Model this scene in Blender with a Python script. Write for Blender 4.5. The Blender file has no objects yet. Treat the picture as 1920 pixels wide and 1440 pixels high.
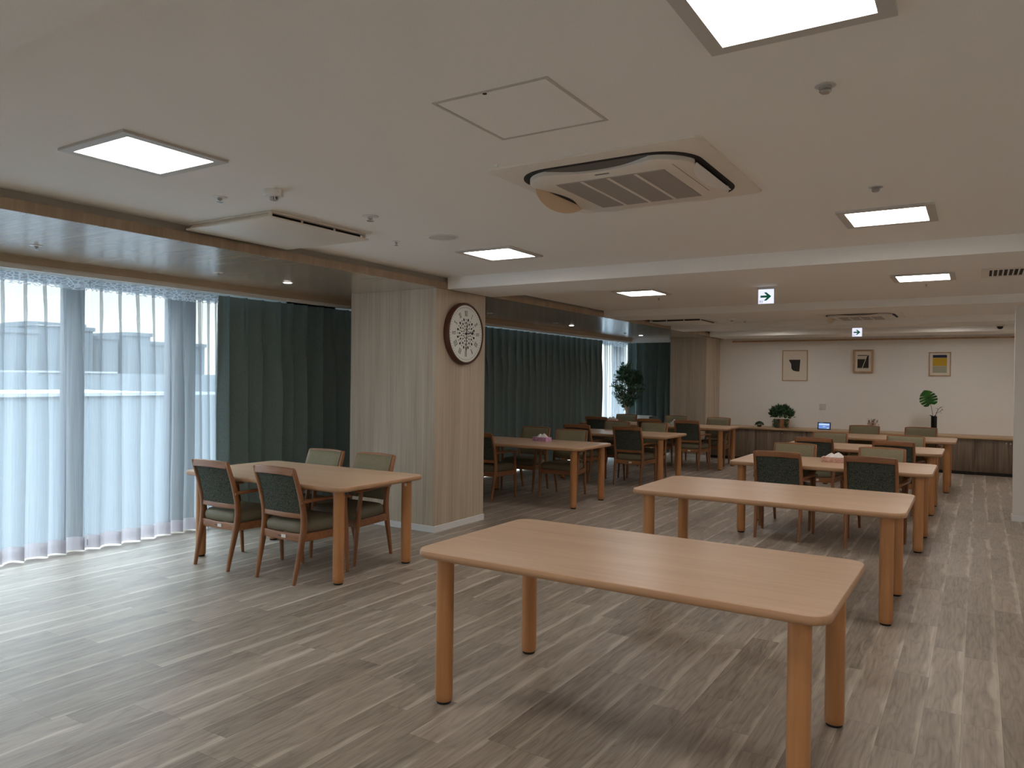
import bpy, bmesh, math, random
from mathutils import Vector, Matrix
random.seed(7)
S = bpy.context.scene
COL = S.collection
PI = math.pi

# ---------------------------------------------------------------- camera
cam_d = bpy.data.cameras.new('camera'); cam = bpy.data.objects.new('camera', cam_d); COL.objects.link(cam)
YAW, PIT, ROL, FPX = 0.557497836, -0.005878988, 0.0121002, 1405.53
fw = Vector((-math.sin(YAW)*math.cos(PIT), math.cos(YAW)*math.cos(PIT), math.sin(PIT)))
rt = Vector((math.cos(YAW), math.sin(YAW), 0)); up = rt.cross(fw)
r2 = rt*math.cos(ROL)+up*math.sin(ROL); u2 = -rt*math.sin(ROL)+up*math.cos(ROL)
cam.matrix_world = Matrix(((r2.x, u2.x, -fw.x, 0), (r2.y, u2.y, -fw.y, 0), (r2.z, u2.z, -fw.z, 1.5), (0, 0, 0, 1)))
cam_d.sensor_width = 36; cam_d.lens = 36*FPX/1920; cam_d.clip_start = 0.05; cam_d.clip_end = 500
S.camera = cam

# ---------------------------------------------------------------- world / exposure
S.view_settings.view_transform = 'Standard'; S.view_settings.look = 'None'
S.view_settings.gamma = 1; S.view_settings.use_curve_mapping = False
S.view_settings.exposure = 0.50
S.cycles.diffuse_bounces = 8; S.cycles.max_bounces = 14; S.cycles.transparent_max_bounces = 24
LAMP = 12.8          # panel light radiance
HIGH = 7.2           # how much brighter the high sky is than the horizon
SKY = 1.55           # sky strength
w = bpy.data.worlds.new('sky'); S.world = w; w.use_nodes = True
nt = w.node_tree; nt.nodes.clear()
tc = nt.nodes.new('ShaderNodeTexCoord'); sp = nt.nodes.new('ShaderNodeSeparateXYZ')
cr = nt.nodes.new('ShaderNodeValToRGB'); bg = nt.nodes.new('ShaderNodeBackground'); wo = nt.nodes.new('ShaderNodeOutputWorld')
e = cr.color_ramp.elements
e[0].position = 0.0; e[0].color = (1.0, 0.965, 0.86, 1)
e[1].position = 0.75; e[1].color = (0.80, 0.90, 1.0, 1)
m = cr.color_ramp.elements.new(0.20); m.color = (0.93, 0.96, 0.96, 1)
mr = nt.nodes.new('ShaderNodeMapRange'); mr.interpolation_type = 'SMOOTHSTEP'     # hazy sky: much brighter high up, near the hidden sun
mr.inputs[1].default_value = 0.17; mr.inputs[2].default_value = 0.60; mr.inputs[3].default_value = SKY; mr.inputs[4].default_value = SKY*HIGH
nt.links.new(sp.outputs['Z'], mr.inputs[0]); nt.links.new(mr.outputs[0], bg.inputs[1])
nt.links.new(tc.outputs['Generated'], sp.inputs[0]); nt.links.new(sp.outputs['Z'], cr.inputs[0])
nt.links.new(cr.outputs[0], bg.inputs[0])
nt.links.new(bg.outputs[0], wo.inputs[0])

# ---------------------------------------------------------------- materials
def lin(c):
    return tuple(((v/255)/12.92 if v/255 <= 0.04045 else ((v/255+0.055)/1.055)**2.4) for v in c)
def newmat(name):
    m = bpy.data.materials.new(name); m.use_nodes = True
    n = m.node_tree; b = n.nodes['Principled BSDF']; return m, n, b
def plain(name, rgb, rough=0.5, metal=0.0, emis=None, es=0.0, spec=None, coat=0.0):
    m, n, b = newmat(name)
    b.inputs['Base Color'].default_value = (*lin(rgb), 1); b.inputs['Roughness'].default_value = rough
    b.inputs['Metallic'].default_value = metal
    if spec is not None: b.inputs['Specular IOR Level'].default_value = spec
    if coat: b.inputs['Coat Weight'].default_value = coat
    if emis: b.inputs['Emission Color'].default_value = (*lin(emis), 1); b.inputs['Emission Strength'].default_value = es
    return m
def N(n, t, **k):
    x = n.nodes.new(t)
    for a, v in k.items(): setattr(x, a, v)
    return x
def ramp(n, stops):
    r = N(n, 'ShaderNodeValToRGB'); el = r.color_ramp.elements
    el[0].position, el[0].color = stops[0][0], (*stops[0][1], 1)
    el[1].position, el[1].color = stops[-1][0], (*stops[-1][1], 1)
    for p, c in stops[1:-1]:
        q = el.new(p); q.color = (*c, 1)
    return r
def wood(name, dark, light, axis, rough=0.4, fine=90, long=2.5, bump=0.02, spec=0.5, wavy=0.0, use='Object'):
    """straight grained wood, grain runs along the given axis"""
    m, n, b = newmat(name)
    tc = N(n, 'ShaderNodeTexCoord'); mp = N(n, 'ShaderNodeMapping')
    s = [fine, fine, fine]; s['XYZ'.index(axis)] = long
    mp.inputs['Scale'].default_value = s
    oi = N(n, 'ShaderNodeObjectInfo'); ad = N(n, 'ShaderNodeVectorMath', operation='ADD')
    n.links.new(tc.outputs[use], ad.inputs[0])
    cb = N(n, 'ShaderNodeCombineXYZ'); mu = N(n, 'ShaderNodeMath', operation='MULTIPLY'); mu.inputs[1].default_value = 7.3
    n.links.new(oi.outputs['Random'], mu.inputs[0])
    for i in range(3): n.links.new(mu.outputs[0], cb.inputs[i])
    if use == 'Object': n.links.new(cb.outputs[0], ad.inputs[1])
    n.links.new(ad.outputs[0], mp.inputs[0])
    no = N(n, 'ShaderNodeTexNoise'); no.inputs['Scale'].default_value = 1; no.inputs['Detail'].default_value = 3; no.inputs['Roughness'].default_value = 0.6
    n.links.new(mp.outputs[0], no.inputs['Vector'])
    mp2 = N(n, 'ShaderNodeMapping'); s2 = [fine*0.13]*3; s2['XYZ'.index(axis)] = long*0.4
    mp2.inputs['Scale'].default_value = s2; n.links.new(ad.outputs[0], mp2.inputs[0])
    n2 = N(n, 'ShaderNodeTexNoise'); n2.inputs['Scale'].default_value = 1; n2.inputs['Detail'].default_value = 2; n2.inputs['Distortion'].default_value = wavy
    n.links.new(mp2.outputs[0], n2.inputs['Vector'])
    mx = N(n, 'ShaderNodeMath', operation='ADD'); h1 = N(n, 'ShaderNodeMath', operation='MULTIPLY'); h1.inputs[1].default_value = 0.5
    h2 = N(n, 'ShaderNodeMath', operation='MULTIPLY'); h2.inputs[1].default_value = 0.5
    n.links.new(no.outputs[0], h1.inputs[0]); n.links.new(n2.outputs[0], h2.inputs[0])
    n.links.new(h1.outputs[0], mx.inputs[0]); n.links.new(h2.outputs[0], mx.inputs[1])
    rp = ramp(n, [(0.32, lin(dark)), (0.68, lin(light))])
    n.links.new(mx.outputs[0], rp.inputs[0]); n.links.new(rp.outputs[0], b.inputs['Base Color'])
    b.inputs['Roughness'].default_value = rough; b.inputs['Specular IOR Level'].default_value = spec
    if bump:
        bp = N(n, 'ShaderNodeBump'); bp.inputs['Strength'].default_value = bump*5; bp.inputs['Distance'].default_value = 0.002
        n.links.new(no.outputs[0], bp.inputs['Height']); n.links.new(bp.outputs[0], b.inputs['Normal'])
    return m
def fabric(name, dark, light, scale=350, rough=0.9, spec=0.15, sheen=0.0, lo=0.35, hi=0.65):
    m, n, b = newmat(name)
    tc = N(n, 'ShaderNodeTexCoord'); no = N(n, 'ShaderNodeTexNoise'); no.inputs['Scale'].default_value = scale; no.inputs['Detail'].default_value = 3
    n.links.new(tc.outputs['Object'], no.inputs['Vector'])
    rp = ramp(n, [(lo, lin(dark)), (hi, lin(light))]); n.links.new(no.outputs[0], rp.inputs[0]); n.links.new(rp.outputs[0], b.inputs['Base Color'])
    b.inputs['Roughness'].default_value = rough; b.inputs['Specular IOR Level'].default_value = spec
    if sheen: b.inputs['Sheen Weight'].default_value = sheen
    bp = N(n, 'ShaderNodeBump'); bp.inputs['Strength'].default_value = 0.25; bp.inputs['Distance'].default_value = 0.001
    n.links.new(no.outputs[0], bp.inputs['Height']); n.links.new(bp.outputs[0], b.inputs['Normal'])
    return m

def floor_mat():
    m, n, b = newmat('floor_planks')
    L = n.links.new
    W, LEN = 0.152, 0.95
    tc = N(n, 'ShaderNodeTexCoord'); sx = N(n, 'ShaderNodeSeparateXYZ'); L(tc.outputs['Object'], sx.inputs[0])
    def M(op, a, b_=None, c=None):
        q = N(n, 'ShaderNodeMath', operation=op)
        for i, v in enumerate((a, b_, c)):
            if v is None: continue
            if isinstance(v, (int, float)): q.inputs[i].default_value = v
            else: L(v, q.inputs[i])
        return q.outputs[0]
    u = M('DIVIDE', M('ADD', sx.outputs['X'], 0.047), W); ui = M('FLOOR', u); uf = M('FRACT', u)
    wn = N(n, 'ShaderNodeTexWhiteNoise', noise_dimensions='1D'); L(ui, wn.inputs['W'])
    v = M('ADD', M('DIVIDE', sx.outputs['Y'], LEN), M('MULTIPLY', wn.outputs['Value'], 5.0)); vi = M('FLOOR', v); vf = M('FRACT', v)
    cb = N(n, 'ShaderNodeCombineXYZ'); L(ui, cb.inputs[0]); L(vi, cb.inputs[1])
    wn2 = N(n, 'ShaderNodeTexWhiteNoise', noise_dimensions='3D'); L(cb.outputs[0], wn2.inputs['Vector'])
    rnd = wn2.outputs['Value']; sc = N(n, 'ShaderNodeSeparateColor'); L(wn2.outputs['Color'], sc.inputs[0])
    # grain coordinates: shifted for every plank
    gx = M('ADD', sx.outputs['X'], M('MULTIPLY', rnd, 37.0)); gy = M('ADD', sx.outputs['Y'], M('MULTIPLY', sc.outputs[1], 91.0))
    g1 = N(n, 'ShaderNodeCombineXYZ'); L(M('MULTIPLY', gx, 75.0), g1.inputs[0]); L(M('MULTIPLY', gy, 3.0), g1.inputs[1])
    n1 = N(n, 'ShaderNodeTexNoise'); n1.inputs['Scale'].default_value = 1; n1.inputs['Detail'].default_value = 4; n1.inputs['Roughness'].default_value = 0.65; n1.inputs['Distortion'].default_value = 0.4
    L(g1.outputs[0], n1.inputs['Vector'])
    g2 = N(n, 'ShaderNodeCombineXYZ'); L(M('MULTIPLY', gx, 11.0), g2.inputs[0]); L(M('MULTIPLY', gy, 1.6), g2.inputs[1])
    n2 = N(n, 'ShaderNodeTexNoise'); n2.inputs['Scale'].default_value = 1; n2.inputs['Detail'].default_value = 2; L(g2.outputs[0], n2.inputs['Vector'])
    rings = M('POWER', M('PINGPONG', M('MULTIPLY', n2.outputs[0], 15.0), 1.0), 0.45)
    # sapwood streak: a pale wavy band at one side of most planks
    g3 = N(n, 'ShaderNodeCombineXYZ'); L(M('MULTIPLY', gy, 2.0), g3.inputs[0]); L(M('MULTIPLY', rnd, 50.0), g3.inputs[1])
    n3 = N(n, 'ShaderNodeTexNoise'); n3.inputs['Scale'].default_value = 1; n3.inputs['Detail'].default_value = 2; L(g3.outputs[0], n3.inputs['Vector'])
    edge = M('ADD', uf, M('MULTIPLY', M('SUBTRACT', n3.outputs[0], 0.5), 0.9))
    e1 = M('SUBTRACT', edge, M('ADD', 0.72, M('MULTIPLY', sc.outputs[2], 0.18)))
    streak = N(n, 'ShaderNodeMapRange'); streak.inputs[1].default_value = 0.0; streak.inputs[2].default_value = 0.17; streak.interpolation_type = 'SMOOTHSTEP'
    L(e1, streak.inputs[0])
    e2 = M('SUBTRACT', 0.13, M('ADD', uf, M('MULTIPLY', M('SUBTRACT', n3.outputs[0], 0.45), 0.8)))
    st2 = N(n, 'ShaderNodeMapRange'); st2.inputs[1].default_value = 0.0; st2.inputs[2].default_value = 0.2; st2.interpolation_type = 'SMOOTHSTEP'; L(e2, st2.inputs[0])
    st = M('MAXIMUM', streak.outputs[0], M('MULTIPLY', st2.outputs[0], M('GREATER_THAN', sc.outputs[0], 0.55)))
    fac = M('ADD', M('ADD', M('MULTIPLY', n1.outputs[0], 0.62), M('MULTIPLY', rings, 0.17)), M('MULTIPLY', n2.outputs[0], 0.16))
    base = ramp(n, [(0.28, lin((118, 106, 95))), (0.5, lin((152, 140, 127))), (0.75, lin((178, 166, 153)))])
    fac2 = M('ADD', fac, M('MULTIPLY', M('SUBTRACT', rnd, 0.5), 0.20))
    L(fac2, base.inputs[0])
    mx = N(n, 'ShaderNodeMix', data_type='RGBA'); L(M('MULTIPLY', M('MULTIPLY', st, M('ADD', 0.45, M('MULTIPLY', sc.outputs[0], 0.8))), 0.85), mx.inputs[0]); L(base.outputs[0], mx.inputs[6])
    pale = ramp(n, [(0.3, lin((178, 168, 154))), (0.7, lin((212, 203, 190)))]); L(n1.outputs[0], pale.inputs[0]); L(pale.outputs[0], mx.inputs[7])
    # seams
    sw = M('LESS_THAN', M('MULTIPLY', M('MINIMUM', uf, M('SUBTRACT', 1.0, uf)), W), 0.0007)
    sl = M('LESS_THAN', M('MULTIPLY', M('MINIMUM', vf, M('SUBTRACT', 1.0, vf)), LEN), 0.0009)
    seam = M('MAXIMUM', sw, sl)
    mx2 = N(n, 'ShaderNodeMix', data_type='RGBA'); L(M('MULTIPLY', seam, 0.55), mx2.inputs[0]); L(mx.outputs[2], mx2.inputs[6]); mx2.inputs[7].default_value = (*lin((52, 44, 38)), 1)
    L(mx2.outputs[2], b.inputs['Base Color'])
    L(M('ADD', 0.36, M('MULTIPLY', n1.outputs[0], 0.14)), b.inputs['Roughness'])
    b.inputs['Specular IOR Level'].default_value = 0.5
    bp = N(n, 'ShaderNodeBump'); bp.inputs['Strength'].default_value = 0.25; bp.inputs['Distance'].default_value = 0.001
    L(n1.outputs[0], bp.inputs['Height']); L(bp.outputs[0], b.inputs['Normal'])
    return m

def paper_mat(name, rgb, scale=180, strength=0.35, rough=0.85):
    m, n, b = newmat(name)
    tc = N(n, 'ShaderNodeTexCoord'); no = N(n, 'ShaderNodeTexNoise'); no.inputs['Scale'].default_value = scale; no.inputs['Detail'].default_value = 3
    n.links.new(tc.outputs['Object'], no.inputs['Vector'])
    c = lin(rgb); rp = ramp(n, [(0.3, tuple(v*0.96 for v in c)), (0.7, c)]); n.links.new(no.outputs[0], rp.inputs[0]); n.links.new(rp.outputs[0], b.inputs['Base Color'])
    bp = N(n, 'ShaderNodeBump'); bp.inputs['Strength'].default_value = strength; bp.inputs['Distance'].default_value = 0.001
    n.links.new(no.outputs[0], bp.inputs['Height']); n.links.new(bp.outputs[0], b.inputs['Normal'])
    b.inputs['Roughness'].default_value = rough; b.inputs['Specular IOR Level'].default_value = 0.3
    return m

def sheer_mat(name, opac, rgb, lace=False):
    m = bpy.data.materials.new(name); m.use_nodes = True; n = m.node_tree; n.nodes.clear(); L = n.links.new
    out = N(n, 'ShaderNodeOutputMaterial'); tr = N(n, 'ShaderNodeBsdfTransparent'); tl = N(n, 'ShaderNodeBsdfTranslucent'); df = N(n, 'ShaderNodeBsdfDiffuse')
    c = (*lin(rgb), 1); tl.inputs[0].default_value = c; df.inputs[0].default_value = c
    m1 = N(n, 'ShaderNodeMixShader'); m1.inputs[0].default_value = 0.42; L(tl.outputs[0], m1.inputs[1]); L(df.outputs[0], m1.inputs[2])
    m2 = N(n, 'ShaderNodeMixShader'); L(tr.outputs[0], m2.inputs[1]); L(m1.outputs[0], m2.inputs[2]); L(m2.outputs[0], out.inputs[0])
    tc = N(n, 'ShaderNodeTexCoord')
    if lace:
        mp = N(n, 'ShaderNodeMapping'); mp.inputs['Scale'].default_value = (1, 22, 48); L(tc.outputs['Object'], mp.inputs[0])
        vo = N(n, 'ShaderNodeTexVoronoi', feature='DISTANCE_TO_EDGE'); vo.inputs['Scale'].default_value = 1; L(mp.outputs[0], vo.inputs['Vector'])
        rp = ramp(n, [(0.06, (0.96,)*3), (0.16, (0.45,)*3)]); L(vo.outputs[0], rp.inputs[0]); L(rp.outputs[0], m2.inputs[0])
    else:
        wv = N(n, 'ShaderNodeTexNoise'); mp = N(n, 'ShaderNodeMapping'); mp.inputs['Scale'].default_value = (1, 260, 3); L(tc.outputs['Object'], mp.inputs[0]); L(mp.outputs[0], wv.inputs['Vector']); wv.inputs['Scale'].default_value = 1
        rp = ramp(n, [(0.3, (opac-0.05,)*3), (0.7, (opac+0.05,)*3)]); L(wv.outputs[0], rp.inputs[0]); L(rp.outputs[0], m2.inputs[0])
    return m
def glass_mat():
    m = bpy.data.materials.new('window_glass'); m.use_nodes = True; n = m.node_tree; n.nodes.clear(); L = n.links.new
    out = N(n, 'ShaderNodeOutputMaterial'); tr = N(n, 'ShaderNodeBsdfTransparent'); gl = N(n, 'ShaderNodeBsdfGlossy'); gl.inputs['Roughness'].default_value = 0.02
    tr.inputs[0].default_value = (0.9, 0.95, 0.96, 1)
    m2 = N(n, 'ShaderNodeMixShader'); m2.inputs[0].default_value = 0.06; L(tr.outputs[0], m2.inputs[1]); L(gl.outputs[0], m2.inputs[2]); L(m2.outputs[0], out.inputs[0])
    return m
def stripe_mat(name, a, b_, axis, period, duty=0.5, rough=0.5):
    m, n, b = newmat(name); L = n.links.new
    tc = N(n, 'ShaderNodeTexCoord'); sx = N(n, 'ShaderNodeSeparateXYZ'); L(tc.outputs['Object'], sx.inputs[0])
    d = N(n, 'ShaderNodeMath', operation='DIVIDE'); d.inputs[1].default_value = period; L(sx.outputs[axis], d.inputs[0])
    f = N(n, 'ShaderNodeMath', operation='FRACT'); L(d.outputs[0], f.inputs[0])
    g = N(n, 'ShaderNodeMath', operation='GREATER_THAN'); g.inputs[1].default_value = duty; L(f.outputs[0], g.inputs[0])
    mx = N(n, 'ShaderNodeMix', data_type='RGBA'); mx.inputs[6].default_value = (*lin(a), 1); mx.inputs[7].default_value = (*lin(b_), 1)
    L(g.outputs[0], mx.inputs[0]); L(mx.outputs[2], b.inputs['Base Color']); b.inputs['Roughness'].default_value = rough
    return m

MT = {}
MT['floor'] = floor_mat()
MT['ceiling'] = paper_mat('ceiling_paper', (243, 241, 237))
MT['wall'] = paper_mat('wall_paper', (238, 235, 231))
MT['base'] = plain('skirting_white', (225, 226, 226), 0.45)
MT['col'] = wood('column_laminate', (168, 152, 132), (204, 190, 170), 'Z', rough=0.45, fine=70, long=1.2)
MT['soffit'] = wood('soffit_laminate', (158, 140, 118), (190, 172, 150), 'X', rough=0.22, spec=1.0, fine=45, long=1.5, bump=0.006)
MT['soffit'].node_tree.nodes['Principled BSDF'].inputs['Coat Weight'].default_value = 0.5
MT['soffit'].node_tree.nodes['Principled BSDF'].inputs['Coat Roughness'].default_value = 0.22
MT['soffit_edge'] = wood('soffit_edge_laminate', (142, 122, 98), (174, 152, 126), 'Z', rough=0.5, fine=70, long=1.2)
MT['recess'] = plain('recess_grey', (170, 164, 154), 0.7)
MT['pelmet'] = wood('pelmet_laminate', (168, 150, 126), (192, 174, 150), 'Y', rough=0.5, fine=60, long=1.2)
MT['white'] = plain('white_paint', (228, 228, 226), 0.4)
MT['acwhite'] = plain('appliance_white', (228, 222, 212), 0.42)
MT['flap'] = plain('flap_beige', (214, 190, 160), 0.5)
MT['table'] = wood('beech_top', (202, 168, 138), (220, 188, 158), 'X', rough=0.33, fine=40, long=2.2, bump=0.004)
MT['tableedge'] = wood('beech_edge', (168, 128, 94), (190, 150, 114), 'X', rough=0.4, fine=60, long=2.5)
MT['tleg'] = wood('beech_leg', (166, 112, 66), (200, 146, 98), 'Z', rough=0.35, fine=30, long=1.6, wavy=0.6)
MT['cwood'] = wood('chair_wood', (118, 76, 48), (164, 112, 74), 'Z', rough=0.32, fine=38, long=3)
MT['cwoodh'] = wood('chair_wood_cross', (124, 80, 52), (170, 118, 80), 'X', rough=0.32, fine=38, long=3)
MT['cwoody'] = wood('chair_wood_arm', (122, 78, 50), (166, 112, 74), 'Y', rough=0.3, fine=38, long=3)
MT['olive'] = fabric('olive_seat_fabric', (104, 98, 80), (122, 116, 96), 220, rough=0.62, spec=0.4)
MT['olive_back'] = fabric('olive_back_fabric', (120, 114, 90), (140, 133, 108), 160, rough=0.7, spec=0.3)
MT['melange'] = fabric('dark_green_melange', (30, 38, 36), (104, 108, 98), 130, rough=0.95, lo=0.3, hi=0.75)
MT['black'] = plain('black_rubber', (18, 18, 18), 0.6)
MT['label'] = plain('label_white', (226, 222, 216), 0.5)
MT['labeldark'] = plain('label_dark', (60, 56, 54), 0.5)
MT['green'] = fabric('green_curtain_fabric', (98, 114, 112), (130, 146, 144), 240, rough=0.8, spec=0.2, sheen=0.15)
MT['sheer'] = sheer_mat('sheer_curtain', 0.47, (182, 187, 192))
MT['hem'] = sheer_mat('sheer_hem', 0.93, (176, 170, 176))
MT['lace'] = sheer_mat('lace_heading', 0.6, (228, 232, 236), lace=True)
MT['glass'] = glass_mat()
MT['frame'] = plain('window_aluminium', (120, 124, 132), 0.4, 0.3)
MT['framedark'] = plain('window_track_dark', (44, 46, 50), 0.5)
MT['lamp'] = plain('lamp_diffuser', (250, 250, 250), 0.5, emis=(255, 248, 241), es=LAMP)
MT['spot'] = plain('downlight_lens', (250, 250, 250), 0.5, emis=(255, 244, 236), es=6.0)
MT['lampframe'] = plain('lamp_frame', (196, 192, 186), 0.5)
MT['chrome'] = plain('chrome', (190, 190, 190), 0.25, 0.9)
MT['dark'] = plain('dark_slot', (26, 24, 22), 0.7)
MT['darkgrey'] = plain('dark_grey_flap', (96, 94, 90), 0.5)
MT['grille'] = stripe_mat('intake_grille', (178, 170, 162), (120, 114, 110), 'Y', 0.0118, 0.6)
MT['clockwood'] = wood('clock_wood', (62, 34, 22), (92, 54, 36), 'Z', rough=0.35, fine=40, long=5)
MT['face'] = plain('clock_face', (232, 235, 230), 0.5)
MT['ink'] = plain('ink', (22, 22, 24), 0.5)
MT['inkgrey'] = plain('ink_grey', (70, 72, 74), 0.5)
MT['exitface'] = plain('exit_panel', (240, 240, 245), 0.4, emis=(214, 220, 245), es=0.75)
MT['exitgreen'] = plain('exit_green', (0, 104, 72), 0.5, emis=(0, 120, 84), es=0.15)
MT['cabinet'] = wood('cabinet_laminate', (84, 68, 56), (136, 118, 100), 'Z', rough=0.5, fine=60, long=2.0, wavy=0.8)
MT['counter'] = wood('countertop_laminate', (170, 140, 104), (196, 166, 128), 'X', rough=0.4, fine=50, long=2)
MT['picframe'] = wood('picture_frame_wood', (166, 132, 98), (196, 162, 126), 'Z', rough=0.45, fine=60, long=4)
MT['mat'] = plain('picture_mount', (226, 216, 202), 0.8)
MT['art_dark'] = plain('art_charcoal', (46, 44, 42), 0.8)
MT['art_cream'] = plain('art_cream', (206, 198, 178), 0.8)
MT['art_yellow'] = plain('art_yellow', (196, 160, 44), 0.8)
MT['art_blue'] = plain('art_blue', (44, 54, 82), 0.8)
MT['art_grey'] = plain('art_grey', (168, 166, 146), 0.8)
MT['leaf'] = fabric('leaf_green', (18, 52, 28), (52, 100, 56), 18, rough=0.45, spec=0.5)
MT['leaf2'] = fabric('leaf_fresh', (22, 66, 22), (56, 116, 44), 12, rough=0.4, spec=0.5)
MT['leaf3'] = fabric('leaf_ivy', (26, 52, 34), (74, 108, 72), 20, rough=0.5, spec=0.4)
MT['bark'] = wood('bark_pale', (150, 120, 98), (196, 168, 144), 'Z', rough=0.8, fine=40, long=6)
MT['basket'] = wood('basket_wood', (140, 84, 52), (206, 150, 112), 'Z', rough=0.7, fine=26, long=3)
MT['tissue'] = plain('tissue_paper', (240, 238, 236), 0.9)
MT['boxpink'] = fabric('tissue_box_pink', (206, 158, 142), (230, 196, 180), 60, rough=0.6)
MT['boxpurple'] = fabric('tissue_box_mauve', (178, 128, 172), (214, 178, 210), 60, rough=0.6)
MT['boxblue'] = fabric('tissue_box_grey', (180, 190, 196), (214, 222, 226), 60, rough=0.6)
MT['screen'] = plain('tablet_screen', (60, 90, 150), 0.2, emis=(92, 128, 190), es=0.75)
MT['screen2'] = plain('tablet_screen_marks', (200, 220, 240), 0.2, emis=(170, 196, 230), es=0.6)
MT['blackgloss'] = plain('black_gloss', (12, 12, 14), 0.2)
MT['plaster'] = plain('pale_socket', (208, 206, 202), 0.5)
MT['pinkflower'] = plain('dried_flower', (206, 170, 150), 0.8)
MT['twig'] = plain('twig_brown', (84, 58, 42), 0.8)
MT['grey'] = plain('grey_plastic', (90, 92, 92), 0.5)
MT['bldg'] = plain('far_building', (84, 90, 96), 0.9, spec=0.0)  # distance haze is put into this blue-grey
MT['bldg2'] = plain('near_roof', (104, 110, 116), 0.9, spec=0.0)
MT['bldg_painted_sunlit'] = plain('roof_edge_painted_sunlit', (138, 140, 142), 0.9, spec=0.0)  # sunlight on the roof edges is put into this lighter grey
MT['ground'] = plain('town_ground', (112, 118, 124), 1.0, spec=0.0)  # haze over the town is put into this grey-blue
MT['partition'] = paper_mat('partition_paper', (224, 221, 216))

# ---------------------------------------------------------------- mesh helpers
def finish(name, bm, mat, parent=None, smooth=True, angle=35):
    bmesh.ops.recalc_face_normals(bm, faces=bm.faces[:])
    me = bpy.data.meshes.new(name); bm.to_mesh(me); bm.free()
    mats = mat if isinstance(mat, (list, tuple)) else [mat]
    for k in mats: me.materials.append(MT[k])
    if smooth:
        for p in me.polygons: p.use_smooth = True
        me.set_sharp_from_angle(angle=math.radians(angle))
    o = bpy.data.objects.new(name, me); COL.objects.link(o)
    if parent is not None: o.parent = parent
    return o
def tag(o, label, cat, group=None, kind=None):
    if label: o['label'] = label
    if cat: o['category'] = cat
    if group: o['group'] = group
    if kind: o['kind'] = kind
    return o
def thing(name, label, cat, loc=(0, 0, 0), rz=0, group=None):
    o = bpy.data.objects.new(name, None); COL.objects.link(o); o.location = loc; o.rotation_euler = (0, 0, rz)
    o.empty_display_size = 0.1
    return tag(o, label, cat, group)
def struct(name, bm, mat, parent=None, smooth=False):
    o = finish(name, bm, mat, parent, smooth)
    if parent is None: o['kind'] = 'structure'
    return o
def copy_tree(o, parent=None):
    c = o.copy(); COL.objects.link(c)
    if parent is not None: c.parent = parent
    for ch in list(o.children): copy_tree(ch, c)
    return c
def box(bm, x0, x1, y0, y1, z0, z1, bev=0.0, mi=0):
    vs = [bm.verts.new(p) for p in ((x0, y0, z0), (x1, y0, z0), (x1, y1, z0), (x0, y1, z0), (x0, y0, z1), (x1, y0, z1), (x1, y1, z1), (x0, y1, z1))]
    fs = [bm.faces.new([vs[i] for i in q]) for q in ((3, 2, 1, 0), (4, 5, 6, 7), (0, 1, 5, 4), (1, 2, 6, 5), (2, 3, 7, 6), (3, 0, 4, 7))]
    for f in fs: f.material_index = mi
    if bev:
        es = list({e for f in fs for e in f.edges})
        bmesh.ops.bevel(bm, geom=es, offset=bev, segments=2, profile=0.5, affect='EDGES')
    return vs
def B(*a, **k):
    bm = bmesh.new(); box(bm, *a, **k); return bm
def loft(bm, secs, cap=True, mi=0, closed=True):
    rings = [[bm.verts.new(p) for p in s] for s in secs]
    n = len(secs[0])
    for a, b in zip(rings, rings[1:]):
        for i in range(n if closed else n-1):
            j = (i+1) % n
            f = bm.faces.new((a[i], a[j], b[j], b[i])); f.material_index = mi
    if cap:
        f = bm.faces.new(rings[0][::-1]); f.material_index = mi
        f = bm.faces.new(rings[-1]); f.material_index = mi
    return rings
def rrect(cx, cy, w, d, r, seg=3):
    pts = []
    r = min(r, w/2-1e-4, d/2-1e-4)
    for sx, sy, a0 in ((1, 1, 0), (-1, 1, 90), (-1, -1, 180), (1, -1, 270)):
        for k in range(seg+1):
            a = math.radians(a0+90*k/seg)
            pts.append((cx+sx*(w/2-r)+r*math.cos(a), cy+sy*(d/2-r)+r*math.sin(a)))
    return pts
def post(bm, pts, rnd=0.35, mi=0):
    """loft of rounded rectangles: pts = (x, y, z, wx, wy)"""
    loft(bm, [[(px, py, z) for px, py in rrect(x, y, wx, wy, min(wx, wy)*rnd)] for x, y, z, wx, wy in pts], mi=mi)
def barx(bm, pts, rnd=0.35):
    """loft along x: pts = (x, y, z, wy, hz)"""
    loft(bm, [[(x, py, pz) for py, pz in rrect(y, z, wy, hz, min(wy, hz)*rnd)] for x, y, z, wy, hz in pts])
def bary(bm, pts, rnd=0.35):
    loft(bm, [[(px, y, pz) for px, pz in rrect(x, z, wx, hz, min(wx, hz)*rnd)] for x, y, z, wx, hz in pts])
def lathe(bm, prof, seg=24, cx=0, cy=0, cz=0, axis='z', mi=0):
    """prof: (radius, height)"""
    secs = []
    for r, h in prof:
        ring = []
        for k in range(seg):
            a = 2*PI*k/seg
            p = (r*math.cos(a), r*math.sin(a), h)
            if axis == 'x': p = (h, r*math.cos(a), r*math.sin(a))
            if axis == 'y': p = (r*math.cos(a), h, r*math.sin(a))
            ring.append((cx+p[0], cy+p[1], cz+p[2]))
        secs.append(ring)
    loft(bm, secs, mi=mi)
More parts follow.
